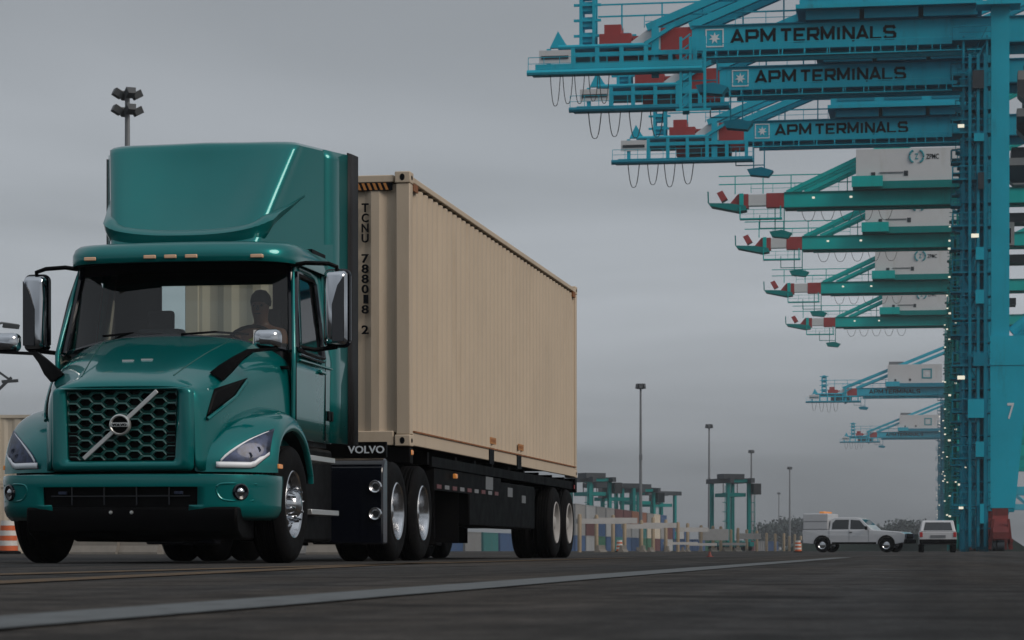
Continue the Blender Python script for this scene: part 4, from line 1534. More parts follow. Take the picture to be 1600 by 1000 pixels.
def crane(name, label, style, depth, seed, H=41.8, small=False, zpo=1.8, dx=0.0):
    rnd = random.Random(seed)
    base = rail_point(depth) + QD * 3.0 + QR * dx
    root = thing(name, label, 'crane', base, -A_QUAY, 'ship-to-shore cranes along the quay')
    green = style == 'green'
    BM, DM = ('crane_green', 'crane_green_dark') if green else ('crane_blue', 'crane_blue_dark')
    T = H + (1.72 if green else 2.0)

    def part(nm, mb, m, parent=root, **kw):
        kw.setdefault('smooth', False)
        return mb.build(nm, m, parent, **kw)

    x_end = -25.2 if not green else -23.1
    # twin girders, with the runway and walkway under and beside them
    for y in (-3.0, -.9):
        gb = MB().box(x_end, 64, y - .6, y + .6, H, T)
        gd = part('girder', gb, BM)
        fl = MB().box(x_end, 64, y - .78, y + .78, T, T + .09)
        fl.box(x_end, 64, y - .70, y + .70, H - .10, H)
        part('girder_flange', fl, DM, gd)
    rb = MB()
    for k in range(24):
        x = x_end + 1.2 + k * 2.45
        if x < 30:
            rb.box(x - .03, x + .03, -3.625, -3.601, H + .02, T - .02)
    tag(part('girder_ribs', rb, BM), kind='stuff')
    tg_ = MB()
    for zz in (1.3, 2.3):
        tg_.beam((x_end - 8, -2.6, T + zz), (-8.0 if not green else -15, -2.6, T + zz), .12)
    for k in range(6):
        tg_.beam((x_end - 6 + k * 3.4, -2.6, T + .1), (x_end - 6 + k * 3.4, -2.6, T + 2.3), .12)
    part('rope_guide', tg_, BM)
    part('runway', MB().box(x_end + 1.5, 64, -2.35, -2.0, H - (.40 if green else .8), H - .12), BM)
    ww = MB()
    ww.box(x_end + 1, -1.2, -4.3, -3.62, H - .75, H - .66)
    handrail(ww, x_end + 1, -1.2, -4.26, H - .66, w=.07, step=2.0)
    for k in range(12):
        x = x_end + 2 + k * 1.85
        if x < -1.4:
            ww.beam((x, -3.62, H - .10), (x, -4.2, H - .70), .09)
    if not green:
        part('side_walkway', ww, BM)
    tw = MB()
    handrail(tw, x_end - 4, -16.5, -3.5, T + .09, w=.06, step=2.4)
    part('top_handrail', tw, BM)

    # hazard-coloured end
    if not green:
        part('end_section', MB().prism([(x_end - .01, H), (x_end - .01, T), (x_end - 2.6, T), (x_end - 2.6, H)], 'Y', -3.62, -2.4), 'crane_red')
        part('end_section', MB().prism([(x_end - 2.62, H + .2), (x_end - 2.62, T), (x_end - 3.6, T), (x_end - 5.6, H + .55), (x_end - 5.6, H + .2)], 'Y', -3.60, -2.4), 'crane_white')
        part('end_section', MB().box(x_end - 2.7, x_end - .1, 2.4, 3.6, H, T), 'crane_red')
        part('end_post', MB().box(x_end - 3.35, x_end - 2.75, -4.0, -3.64, H - 2.2, T), BM)
        # upper service deck with its winch
        dk = MB().box(-36.0, x_end - 3.4, -4.0, 4.0, H + .35, H + .62)
        part('service_deck', dk, BM)
        part('deck_pipe', MB().tube((-36.4, -4.05, H + .52), (x_end - 3.6, -4.05, H + .52), .20, 8), BM, smooth=True)
        part('deck_slope', MB().beam((x_end - 3.9, -4.05, H + .6), (x_end - 1.4, -4.05, T + .1), .35, .3), BM)
        part('winch', MB().box(-33.0, -30.3, -3.6, -1.2, H + .65, T - .35).box(-32.6, -31.2, -3.4, -1.4, T - .35, T + .45), 'crane_red')
        part('winch_drive', MB().box(-30.2, -28.9, -3.3, -1.6, H + .65, H + 1.45), 'crane_red')
        part('lower_winch', MB().box(-32.3, -28.8, -3.2, -1.0, H - 1.3, H + .3), 'crane_red')
        part('machinery', MB().box(-30.8, -26.6, -3.9, -1.5, H - 1.25, H - .35).box(-29.2, -27.8, -4.0, -2, H - .5, H - .1), 'crane_dark')
        part('name_board', MB().box(-38.0, -35.3, -4.40, -4.32, H - .85, H + .25), 'crane_white')
        part('drum_rack', MB().box(-37.8, -35.5, -4.46, -4.401, H - .50, H - .22), 'crane_dark')
        tower = MB()
        for x in (-34.6, -33.5):
            for y in (-3.2, -1.8):
                tower.beam((x, y, H + .6), (x, y, H + 5.4), .26)
        for z in (1.6, 2.9, 4.2, 5.3):
            tower.beam((-35.2, -3.2, H + z), (-32.9, -3.2, H + z), .2)
            tower.box(-34.5, -33.6, -3.1, -1.9, H + z - .5, H + z + .3)
        part('end_tower', tower, BM)
        part('bracket', MB().prism([(-37.2, H + .6), (-36.5, H + 2.0), (-35.9, H + 1.0), (-35.6, H + .6)], 'Y', -3.6, -3.2), BM)
        # lower platform hung on posts
        zp = H - zpo
        pl = MB().box(-38.6, -24.2, -5.1, -3.5, zp, zp + .34)
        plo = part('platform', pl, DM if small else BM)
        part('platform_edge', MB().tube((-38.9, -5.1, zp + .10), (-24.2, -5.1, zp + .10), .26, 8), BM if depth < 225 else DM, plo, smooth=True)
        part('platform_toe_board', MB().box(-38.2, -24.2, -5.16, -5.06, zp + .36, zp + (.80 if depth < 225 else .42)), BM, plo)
        for k in range(7):
            x = -37.2 + k * 2.05
            part('platform_post', MB().box(x - .17, x + .17, -4.3, -3.9, zp + .34, H + (.4 if x < -28 else 0)), BM)
        part('platform_beam', MB().box(-37.3, -25.0, -4.25, -3.95, H - .35, H + .02), BM)
        fx, fz, floop = -36.6, zp, (.85, 2.5)
        nl = 5 if depth < 225 else 4
        for k in range(nl):
            xx = fx + k * (1.05 if depth < 225 else 1.9) + rnd.uniform(-.1, .1)
            inst(loop_mesh(*floop), 'festoon_cable', root, (xx, -4.4, fz), (0, 0, rnd.uniform(-.3, .3)), (1 if depth < 225 else 1.4, 1, rnd.uniform(.85, 1.05)))
        if depth < 225:
            # access ladder cage at the end of the platform
            lc = MB()
            for x in (-26.0, -25.2, -24.0):
                lc.beam((x, -5.0, zp - 3.4), (x, -5.0, H + .9), .22)
            for z in range(0, 8):
                lc.beam((-26.0, -5.0, zp - 3.2 + z * .8), (-25.2, -5.0, zp - 2.6 + z * .8), .1)
            lc.beam((-26.4, -5, zp - 3.3), (-23.5, -5, zp - 3.3), .2)
            part('ladder_cage', lc, BM)
        # railing along the platform
        hr = MB()
        handrail(hr, -38.8, -24.2, -5.12, zp + .34, h=1.05, step=1.3, w=.05)
        part('platform_handrail', hr, BM)
    else:
        part('end_section', MB().box(x_end - 2.15, x_end - .01, -3.62, -2.4, H, T), 'crane_red')
        part('end_section', MB().box(x_end - 4.3, x_end - 2.17, -3.60, -2.4, H + .25, T - .12), 'crane_white')
        part('end_section', MB().prism([(x_end - 4.32, H - .05), (x_end - 4.32, T - .05), (x_end - 5.6, T - .05), (x_end - 6.6, H + .5), (x_end - 6.6, H - .05)], 'Y', -3.62, -2.4), 'crane_red')
        part('end_frame', MB().box(x_end - 5.4, x_end - 4.9, -3.9, -3.64, H - .3, T), BM)
        part('nose_platform', MB().prism([(x_end - 4.6, H + .20), (x_end - 4.6, H - .30), (x_end - 5.6, H - .45), (x_end - 8.9, H + .25), (x_end - 9.2, H + .62), (x_end - 6.6, H + .55)], 'Y', -4.0, -1.4), DM)
        part('nose_post', MB().beam((x_end - 9.15, -4.0, H + .6), (x_end - 9.2, -4.0, H + 2.0), .16), DM)
        part('winch', MB().prism([(x_end - 8.2, H + 1.9), (x_end - 7.5, H + 2.2), (x_end - 6.9, H + 1.2), (x_end - 7.6, H + .8)], 'Y', -3.4, -2.0), 'crane_red')
        pf = MB().box(x_end - 5.3, x_end - .2, -4.6, -3.7, H - 1.55, H - 1.38)
        handrail(pf, x_end - 5.3, x_end - .2, -4.55, H - 1.4, w=.05, step=1.6)
        pf.beam((x_end - 5.3, -4.1, H - 1.4), (x_end - 5.3, -4.1, H + .1), .14)
        pf.beam((x_end - .4, -4.1, H - 1.4), (x_end - .4, -4.1, H + .1), .14)
        part('platform', pf, BM)
        for k in range(5):
            xx = x_end + 3 + k * 2.3
            inst(loop_mesh(1.6, 1.2), 'festoon_cable', root, (xx, -4.4, H - .7), (0, 0, 0))
    # suspended inspection cab near the platform end
    xs = -23.6
    sc = MB()
    for dx in (-.55, .55):
        sc.beam((xs + dx, -4.1, H - .2), (xs + dx, -4.1, H - 3.0), .12)
    sc.beam((xs - 2.4, -4.1, H - 2.6), (xs + .5, -4.1, H - 2.6), .10)
    sc.beam((xs - 2.4, -4.1, H - 1.0), (xs - 2.4, -4.1, H - 2.6), .10)
    sc.prism([(xs - 1.2, H - 3.1), (xs - .9, H - 3.7), (xs + 1.0, H - 3.9), (xs + 1.5, H - 3.3), (xs + .3, H - 2.9)], 'Y', -4.9, -3.5)
    part('suspended_cab', sc, DM)

    # stays: two on each side, up to the apex over the waterside legs
    for y in (-3.4, -.6):
        for xa in ((-29.0, -25.4) if not green else (-22.8, -20.6)):
            zA = 69.0 if xa < -26 or (green and xa < -22) else 67.6
            sl = .40 if not green else .46
            w_ = .62 if not green else .46
            part('backstay', MB().beam((xa, y, T + .05), (30, y, T + (30 - xa) * sl), w_, w_), BM)
    # machinery house
    if green or small:
        hx0, hx1, hz0, hz1 = (-14.4, -1.8, T + 1.0, T + 4.9) if green else (-17.0, -2.6, T + 1.2, T + 6.2)
        house = part('machinery_house', MB().box(hx0, hx1, -4.6, 4.6, hz0, hz1), 'crane_white')
        part('house_base', MB().box(hx0 - .4, hx1 + .6, -4.9, 4.9, T + .1, hz0 - .01), DM)
        part('house_landing', MB().box(hx0 - .5, hx0 + 3.2, -5.4, -4.92, T + .3, T + 1.6), BM)
        for k in range(2):
            part('vent', MB().box(hx0 + 1.8 + k * 3.9, hx0 + 2.3 + k * 3.9, -4.66, -4.601, hz0 + .5 + k * .1, hz0 + 1.1 + k * .1), 'crane_dark', house)
        if green:
            part('side_conduit', MB().box(hx0 + 2.8, hx0 + 5.6, -4.68, -4.602, hz0 + .95, hz0 + 1.1), 'mast_grey', house)
            # emblem: two facing arcs round a small core, then the maker's letters
            ex, ez = hx0 + 7.2, hz1 - 1.0
            for s_ in (-1, 1):
                arc = [(ex + s_ * (.28 + .55 * math.cos(a)), -4.64, ez + .72 * math.sin(a)) for a in [R(-80 + 160 * k / 8) for k in range(9)]]
                part('emblem', MB().path(arc, .13, 5), 'logo_teal', house)
            lettering('Z', 'logo_teal', house, (ex - .2, -4.63, ez - .35), .42, .7, bold=.02)
            lettering('ZPMC', 'letter_black', house, (ex + 1.15, -4.63, ez - .35), 1.5, .62, bold=.01)
        else:
            ring = part('emblem', square_ring(1.35, .38, -.03, .03), 'logo_teal', house)
            ring.location = (hx0 + 10.4, -4.63, (hz0 + hz1) / 2)
            st = inst(STAR, 'star', house, (hx0 + 10.4, -4.64, (hz0 + hz1) / 2), (0, 0, 0), (1.5, 1, 1.5))
            part('roof_unit', MB().box(hx0 + .3, hx0 + 4.2, -3, 3, hz1 + .001, hz1 + .9), 'mast_grey', house)
    else:
        hx0, hx1 = -16.2, -1.7
        house = part('machinery_house', MB().box(hx0, hx1, -4.8, 4.8, T + 1.3, T + 6.0), BM)
        part('house_base', MB().box(hx0 - .3, hx1 + .4, -5.0, 5.0, T + .95, T + 1.29), BM)
        for k in range(3):
            part('under_unit', MB().box(hx0 + .5 + k * 4.8, hx0 + 4.9 + k * 4.8, -4.4, 3.0, T + .12, T + .94), DM)
            part('house_panel', MB().box(hx0 + .7 + k * 4.8, hx0 + 4.5 + k * 4.8, -4.86, -4.801, T + 1.7, T + 3.3), DM, house)
    # lettering on the near girder of the blue cranes
    if not green and not small:
        stroke_text('APM', 'letter_black', root, (-21.9, -3.62, H + .50), 3.6, 1.08, .24)
        stroke_text('TERMINALS', 'letter_black', root, (-17.8, -3.62, H + .50), 9.4, 1.08, .24)
        rg = part('logo_frame', square_ring(.76, .10, -.02, .02), 'logo_white')
        rg.location = (-23.3, -3.625, H + 1.0)
        inst(STAR, 'logo_star', root, (-23.3, -3.63, H + 1.0), (0, 0, 0), (1.0, 1, 1.0))
    elif small:
        stroke_text('APM', 'letter_black', root, (-21.9, -3.62, H + .50), 3.6, 1.08, .24)
        stroke_text('TERMINALS', 'letter_black', root, (-17.8, -3.62, H + .50), 9.4, 1.08, .24)

    # legs and portal
    for yl in (-8.0, 8.0):
        up = part('upper_leg', MB().box(-.72, .72, yl - .7, yl + .7, 17.3, T + 1.2), BM)
        part('lower_leg', MB().prism([(-.80, 3.5), (1.15, 3.5), (2.3, 14.9), (-.80, 14.9)], 'Y', yl - .9, yl + .9), BM)
        part('knee', MB().box(-.84, 2.9, yl - .95, yl + .95, 14.92, 17.28), BM)
        part('tie_beam', MB().box(2.92, 29.2, yl - .6, yl + .6, 15.0, 17.0), BM)
        part('waterside_leg', MB().box(29.25, 30.75, yl - .7, yl + .7, 3.5, T + 1.2), BM)
        part('brace', MB().tube((.9, yl, 17.6), (29.0, yl, H - 1.5), .45, 10), BM, smooth=True)
        part('brace', MB().tube((28.9, yl, 17.4), (14.5, yl, H - 12.5), .38, 10), BM, smooth=True)
        part('apex_leg', MB().beam((30, yl, T + 1.3), (30, yl * .5, T + 27), 1.1), BM)
        for xb in (0, 30):
            bg = MB().prism([(yl - 2.9, 1.55), (yl - 2.9, 1.05), (yl + 2.9, 1.05), (yl + 2.9, 1.55), (yl + .9, 2.9), (yl + .9, 3.48), (yl - .9, 3.48), (yl - .9, 2.9)], 'X', xb - .62, xb + .62)
            bo_ = part('bogie', bg, 'bogie_red')
            for k in range(4):
                yy = yl - 2.3 + k * 1.5
                part('bogie_wheel', MB().lathe([(0, -.3), (.45, -.28), (.45, .28), (0, .3)], 14, 'X', (xb, yy, .5)), 'crane_dark', bo_, smooth=True)
            bx = MB()
            for dx in (-.85, .85):
                for dy in (-2.2, -.8, .8, 2.2):
                    bx.beam((xb + dx, yl + dy, .2), (xb + dx * .7, yl + dy, 2.6), .22)
                bx.beam((xb + dx, yl - 2.6, .9), (xb + dx, yl + 2.6, .9), .24)
            part('bogie_frame', bx, 'bogie_red', bo_)
    for xb in (0, 30):
        part('sill_beam', MB().box(xb - .55, xb + .55, -7.05, 7.05, 15.4, 16.9), BM)
        part('head_beam', MB().box(xb - .65, xb + .65, -7.3, 7.3, T + .12, T + 1.15) if xb else MB().box(-.6, .6, -7.3, 7.3, T + .12, T + .9), BM)
    part('bumper_beam', MB().box(-.5, .5, -6.0, 6.0, 3.6, 4.5), BM)
    lp = MB().box(-1.9, 1.6, -9.6, -7.0, T - .15, T + .15)
    handrail(lp, -1.9, 1.6, -9.55, T + .15, w=.08, step=.9)
    part('leg_platform', lp, BM)

    # stair tower on the landside of the near leg, with landings and lamps
    for yl in (-8.0, 8.0):
        stt = MB()
        x0, x1 = -2.9, -1.05
        y0, y1 = yl - .9, yl + .9
        for x in (x0, x1):
            for y in (y0, y1):
                stt.beam((x, y, .2), (x, y, H - .5), .17)
        n = 11
        for k in range(1, n + 1):
            z = k * (H - .8) / n
            stt.box(x0 - .35, -.75, y0 - .25, y1 + .25, z - .07, z + .07)
            stt.beam((x0 - .35, y0 - .25, z + 1.05), (-.75, y0 - .25, z + 1.05), .09)
            stt.beam((x0 - .35, y0 - .25, z + .55), (-.75, y0 - .25, z + .55), .07)
            zb = (k - 1) * (H - .8) / n
            if k % 2:
                stt.beam((x0, y0 + .3, zb), (x1, y0 + .3, z), .35, .12)
                stt.beam((x0, y0 + .3, zb + 1), (x1, y0 + .3, z + 1), .08)
            else:
                stt.beam((x1, y0 + .3, zb), (x0, y0 + .3, z), .35, .12)
                stt.beam((x1, y0 + .3, zb + 1), (x0, y0 + .3, z + 1), .08)
            if k % 3 == 0:
                stt.box(x0 - .1, x0 + .7, y0 + .2, y1 - .1, z + .1, z + 1.7)
            stt.beam((x0, y1, zb), (x1, y1, z), .12)
            stt.beam((x1, y1, zb), (x0, y1, z), .12)
            zm = (z + zb) / 2
            stt.box(x0 - .15, -.75, y0 - .15, y1 + .15, zm - .05, zm + .05)
            if not green:
                stt.box(x0 - .9, x0 - .3, y0 - .2, y1, z - .06, z + .06)
                stt.beam((x0 - .9, y0 - .2, z + 1.0), (x0 - .3, y0 - .2, z + 1.0), .08)
                stt.beam((x0 - .88, y0 - .2, z), (x0 - .88, y0 - .2, z + 1.0), .08)
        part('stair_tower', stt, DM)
        if yl < 0:
            part('lift_shaft', MB().box(-2.85 if green or small else -1.9, -.9, yl + 1.2, yl + 2.9, .3, H - 3), DM)
            cond = MB()
            for xx in (-2.4, -1.75, -1.2):
                cond.box(xx - .12, xx + .12, yl - 1.25, yl - 1.0, .4, H - 2)
            part('cable_duct', cond, DM)
            for kk in range(9):
                zz = 3 + kk * 4.2 + rnd.uniform(-.8, .8)
                part('switch_box', MB().box(-2.6 + rnd.uniform(0, 1), -1.3, yl - 1.5, yl - 1.26, zz, zz + rnd.uniform(.6, 1.6)), rnd.choice((DM, 'crane_dark', BM)))
            cr = MB().lathe([(.4, -.2), (2.0, -.25), (2.1, 0), (2.0, .25), (.4, .2)], 20, 'X', (-1.4, yl + 4.5, 8.0))
            part('cable_reel', cr, DM, smooth=True)
    nl = 24 if green else (26 if small else 4)
    for k in range(nl):
        z = 2.5 + (H - 5) * (k + rnd.uniform(.05, .95)) / nl
        sz = rnd.uniform(.6, 1.0)
        xo = rnd.choice((-3.35, -2.6, -1.0, -3.3, .1)) if (green or small) else rnd.choice((-3.1, -2.0))
        lm = LAMP if (green or small) else LAMP_BIG
        inst(lm, 'lamp', root, (xo, -9.25 if xo < 0 else -8.95, z), (0, 0, 0), (sz, 1, sz))
    if green:
        for x in (-19.5, -15.0):
            inst(LAMP, 'girder_lamp', root, (x, -4.8, H + .9), (0, 0, 0), (1, 1, 1))
    # trolley with the driver's cabin, on the waterside of the leg
    tr = MB().box(2.2, 8.0, -2.2, 2.2, H - 2.2, H - 1.1)
    tro = part('trolley', tr, 'crane_dark')
    part('trolley_cabin', MB().prism([(1.6, H - 2.25), (1.6, H - 4.2), (2.4, H - 5.0), (4.4, H - 5.0), (4.4, H - 2.25)], 'Y', -2.6, -.4), 'box_grey', tro)
    part('cabin_window', MB().prism([(1.55, H - 3.0), (1.55, H - 4.1), (2.2, H - 4.8), (4.0, H - 4.8), (4.0, H - 3.0)], 'Y', -2.63, -2.605), 'car_glass', tro)
    return root


S_BLUE = (19.0, 17.3, 15.2)
names = ('nearest of the blue lettered quay cranes, with a wide tapered lower leg numbered 7', 'second blue lettered quay crane, its girder just below the nearest one\'s',
         'third blue lettered quay crane, just above the topmost green crane')
for i, s_ in enumerate(S_BLUE):
    c_ = crane('quay_crane', names[i], 'blue', F_PX / s_, 11 + i, H=(41.85, 42.3, 42.7)[i], zpo=(1.85, 1.85, 2.2)[i], dx=(0, .6, .5)[i])
    if i == 0:
        lettering('7', 'logo_white', c_, (.55, -8.92, 10.6), .55, 1.3, bold=.01, name='crane_number')
nm_g = ('topmost green quay crane, directly below the blue lettered cranes', 'second green quay crane from the top, white machinery house',
        'third green quay crane from the top, white machinery house', 'lowest green quay crane in the picture, white machinery house')
for i, y in enumerate((318, 385, 455, 508)):
    crane('quay_crane', nm_g[i], 'green', F_PX * 41.7 / (860 - y), 31 + i)
nm_s = ('hazy blue quay crane with square emblem, just below the green cranes', 'farthest hazy blue quay crane, lowest boom of the row')
for i, y in enumerate((617, 683)):
    crane('quay_crane', nm_s[i], 'blue', F_PX * 41.7 / (860 - y), 51 + i, small=True)

# ------------------------------------------------------------------ containers in the yard
def stack_mesh(L, W, H_, material, pitch=.5):
    m = MB()
    for s_ in (-1, 1):
        c_ = corrugated((s_ * (W / 2 - .03), .1), (s_ * (W / 2 - .03), L - .1), .12, H_ - .12, .05, pitch, (s_, 0))
        m.add(c_.v, c_.f)
        e = corrugated((-W / 2 + .1, 0.04 if s_ < 0 else L - .04), (W / 2 - .1, .04 if s_ < 0 else L - .04), .12, H_ - .12, .05, pitch, (0, s_))
        m.add(e.v, e.f)
        for y in (.06, L - .06):
            m.box(s_ * W / 2 - .06 - s_ * .06, s_ * W / 2 + .06 - s_ * .06, y - .06, y + .06, 0, H_)
        m.box(s_ * W / 2 - .04 - s_ * .04, s_ * W / 2 + .04 - s_ * .04, .12, L - .12, 0, .13)
        m.box(s_ * W / 2 - .04 - s_ * .04, s_ * W / 2 + .04 - s_ * .04, .12, L - .12, H_ - .12, H_ - .005)
        yy = 0 if s_ < 0 else L - .08
        m.box(-W / 2 + .12, W / 2 - .12, yy, yy + .08, 0, .13)
        m.box(-W / 2 + .12, W / 2 - .12, yy, yy + .08, H_ - .12, H_ - .005)
    m.box(-W / 2 + .05, W / 2 - .05, .1, L - .1, H_ - .06, H_ - .03)
    m.box(-W / 2 + .05, W / 2 - .05, .1, L - .1, .05, .08)
    return m.mesh('container', material, smooth=False, merge=False)


BOXM = {k: stack_mesh(12.19, 2.44, 2.59, k) for k in CONT_COLS}
CNAME = {'box_cream': 'cream', 'box_grey': 'grey', 'box_maroon': 'maroon', 'box_orange': 'orange', 'box_blue': 'blue', 'box_green': 'green', 'box_white': 'white', 'box_teal': 'teal', 'box_red': 'red'}


def yard_box(col, loc, rz, label, group):
    o = inst(BOXM[col], 'stacked_container', None, loc, (0, 0, rz))
    return tag(o, label, 'container', group)


ORD = ['first', 'second', 'third', 'fourth', 'fifth', 'sixth', 'seventh', 'eighth', 'ninth', 'tenth', 'eleventh', 'twelfth', 'thirteenth', 'fourteenth', 'fifteenth', 'sixteenth']
LEV = ['bottom', 'middle', 'top', 'fourth-level']
# stacks behind the truck: ends towards the camera, two high
cols_l = ['box_cream', 'box_cream', 'box_cream', 'box_maroon', 'box_cream', 'box_grey', 'box_cream', 'box_cream', 'box_grey', 'box_cream']
for k in range(6):
    dpt = 97 + k * .2
    X = -20.7 + k * 2.62
    for lv in range(2):
        col = cols_l[(k + 3 * lv) % 10] if (k, lv) != (0, 0) else 'box_red'
        if lv == 1 and k < 3:
            col = ('box_cream', 'box_cream', 'box_grey')[k]
        yard_box(col, (X, dpt, lv * 2.6), -A_QUAY, '%s container at the %s of the %s two-high stack from the left edge' % (CNAME[col], 'bottom' if lv == 0 else 'top', ORD[k]),
                 'containers stacked behind the truck')
# long rows of stacks beyond the trailer, receding along the quay direction
cyc = ['box_grey', 'box_white', 'box_grey', 'box_grey', 'box_maroon', 'box_maroon', 'box_orange', 'box_orange', 'box_grey', 'box_cream', 'box_blue', 'box_grey']
cy2 = ['box_cream', 'box_grey', 'box_maroon', 'box_blue', 'box_white', 'box_blue', 'box_grey', 'box_white', 'box_teal', 'box_cream']
cy3 = ['box_blue', 'box_white', 'box_green', 'box_blue', 'box_teal', 'box_blue', 'box_blue', 'box_green', 'box_green', 'box_maroon']
st0 = Vector((9.2, 425, 0))
for k in range(15):
    p = st0 + QD * (k * 13.6)
    hgt = 3 if k < 11 else 2
    for lv in range(hgt):
        col = (cy3, cy2, cyc)[lv][(k + lv) % 10] if lv < 2 else cyc[k % 12]
        yard_box(col, (p.x, p.y, lv * 2.6), -A_QUAY, '%s container, %s level of the %s far stack counting right from the trailer' % (CNAME[col], LEV[lv], ORD[k]), 'containers stacked in the far yard row')
# lower row seen under the trailer and beyond the posts
st1 = Vector((-14.0, 300, 0))
c1 = ['box_green', 'box_white', 'box_blue', 'box_grey', 'box_teal', 'box_blue', 'box_cream', 'box_blue']
for k in range(8):
    p = st1 + QD * (k * 14.0)
    col = c1[k]
    yard_box(col, (p.x, p.y, 0), -A_QUAY, 'single %s container on the ground seen beneath the trailer, %s from the left' % (CNAME[col], ORD[k]), 'single containers seen beneath the trailer')
st2 = Vector((36.0, 560, 0))
c2 = ['box_blue', 'box_blue', 'box_green', 'box_green', 'box_teal', 'box_maroon', 'box_grey', 'box_blue']
for k in range(8):
    p = st2 + QD * (k * 22.0) + QR * (k * 1.5)
    col = c2[k]
    yard_box(col, (p.x, p.y, 0), -A_QUAY, 'single %s container on the ground behind the yellow posts, %s from the left' % (CNAME[col], ORD[k]), 'single containers behind the yellow posts')

# ------------------------------------------------------------------ straddle carriers
def straddle(label, at, rz, h=14.0):
    r_ = thing('straddle_carrier', label, 'straddle carrier', at, rz, 'straddle carriers in the yard')
    G, D = 'crane_green_dark', 'crane_green_dark'
    for sx in (-1, 1):
        for y in (-3.6, 3.6):
            MB().box(sx * 2.2 - .30, sx * 2.2 + .30, y - .32, y + .32, 1.4, h - 1.0).build('leg', G, r_, smooth=False)
        MB().box(sx * 2.2 - .45, sx * 2.2 + .45, -5.0, 5.0, .9, 1.7).build('bogie_beam', G, r_, smooth=False)
        MB().box(sx * 2.2 - .40, sx * 2.2 + .40, -5.4, 5.4, h - 1.0, h - .1).build('top_beam', 'crane_dark', r_, smooth=False)
        for k in range(4):
            MB().lathe([(.2, -.25), (.7, -.25), (.75, 0), (.7, .25), (.2, .25)], 14, 'X', (sx * 2.2, -4.0 + k * 2.66, .75)).build('wheel', 'rubber', r_)
        lad = MB()
        for z in range(6):
            lad.box(sx * 2.9 - .3, sx * 2.9 + .3, -4.3, -3.2, 2 + z * 1.8, 2.12 + z * 1.8)
        lad.beam((sx * 3.15, -4.3, 1.8), (sx * 3.15, -4.3, h - 1.5), .10)
        lad.build('ladder', G, r_, smooth=False)
    for y in (-3.6, 3.6):
        MB().box(-1.8, 1.8, y - .35, y + .35, h - .9, h - .3).build('cross_beam', D, r_, smooth=False)
    MB().box(-1.75, 1.75, -3.2, 3.2, h - 3.6, h - 2.9).build('spreader', G, r_, smooth=False)
    for sx in (-1.5, 1.5):
        MB().beam((sx, 0, h - 2.9), (sx, 0, h - .95), .12).build('hoist_rope', 'cable', r_, smooth=False)
    MB().box(-3.3, 1.0, -4.2, -1.0, h - .3, h + .7).build('engine_deck', 'crane_dark', r_, smooth=False)
    MB().box(2.6, 4.2, -4.9, -3.0, h - 3.2, h - 1.1).build('cabin', 'car_glass', r_, smooth=False)
    return r_


def at_px(x, depth):
    return Vector(((x - 800) / F_PX * depth, depth, 0))


straddle('teal straddle carrier nearest the trailer, rising behind the stacked containers', at_px(922, 500), -A_QUAY + R(38), 14.2)
straddle('teal straddle carrier between the trailer and the tall mast, partly behind containers', at_px(957, 520), -A_QUAY - R(52), 13.6)
straddle('teal straddle carrier behind the tall light mast above the orange containers', at_px(992, 560), -A_QUAY + R(48), 13.6)
straddle('teal straddle carrier fourth from the trailer, above the stack ends', at_px(1026, 590), -A_QUAY - R(40), 13.6)
straddle('teal straddle carrier standing alone among the light masts, clear against the sky', at_px(1141, 500), -A_QUAY + R(30), 14.0)

# ------------------------------------------------------------------ light masts
def mast(label, at, h, heads=6, r=.28):
    o = thing('light_mast', label, 'light mast', at, 0, 'high light masts of the terminal')
    MB().tube((0, 0, 0), (0, 0, h), r, 10, r * .5).build('pole', 'mast_grey', o)
    MB().lathe([(.25, -.1), (.6, -.1), (.6, .12), (.25, .12), (.25, -.1)], 14, 'Z', (0, 0, h - .3)).build('ring', 'lamp_dark', o)
    for k in range(heads):
        a = 2 * math.pi * k / heads
        l_ = MB().prism([(-.28, -.5), (.28, -.5), (.38, .4), (-.38, .4)], 'Y', .35, .9)
        o2 = l_.build('floodlight', 'lamp_dark', o, smooth=False)
        o2.rotation_euler = (R(12), 0, a)
        o2.location = (0, 0, h - .3)
    MB().box(-.3, .3, -.3, .3, h * .55, h * .55 + 1.0).build('control_box', 'mast_grey', o, smooth=False)
    MB().box(-.8, .8, -.8, .8, 0, .7).build('footing', 'concrete', o, bevel=.05)
    return o


for (x, yt, lab) in ((1001, 603, 'tallest of the light masts right of the tan container'), (1108, 666, 'light mast beside the lone straddle carrier, second tallest'),
                     (1174, 706, 'thin light mast just right of the lone straddle carrier'), (1234, 732, 'light mast above the small white pickup\'s left side'),
                     (1178, 768, 'short distant mast hugging the thin mast right of the straddle carrier'), (1217, 772, 'shortest distant light mast, left of the pickup\'s mast')):
    s_ = (862 - yt) / 30.5
    mast(lab, at_px(x, F_PX / s_), 30.5, r=.36 if yt < 700 else .45)
# mast behind the cab with two tiers of floodlights
fm = thing('light_mast', 'light mast with two tiers of floodlights rising behind the green roof fairing', 'light mast', at_px(199, 150), R(20), 'high light masts of the terminal')
MB().tube((0, 0, 0), (0, 0, 26.4), .24, 10, .14).build('pole', 'mast_grey', fm)
for t_, (z, ln) in enumerate(((25.6, .66), (26.55, .62))):
    bar_ = MB().beam((-ln, 0, z), (ln, 0, z), .14).beam((0, -ln, z), (0, ln, z), .14).build('cross_arm', 'lamp_dark', fm, smooth=False)
    for k in range(4):
        a = math.pi / 2 * k + .1
        l_ = MB().prism([(-.22, -.22), (.22, -.22), (.30, .20), (-.30, .20)], 'Y', -.32, .22)
        o2 = l_.build('floodlight', 'lamp_dark', fm, smooth=False, bevel=.03)
        o2.location = (ln * math.sin(-a), ln * math.cos(a), z - .08)
        o2.rotation_euler = (R(28), 0, a)
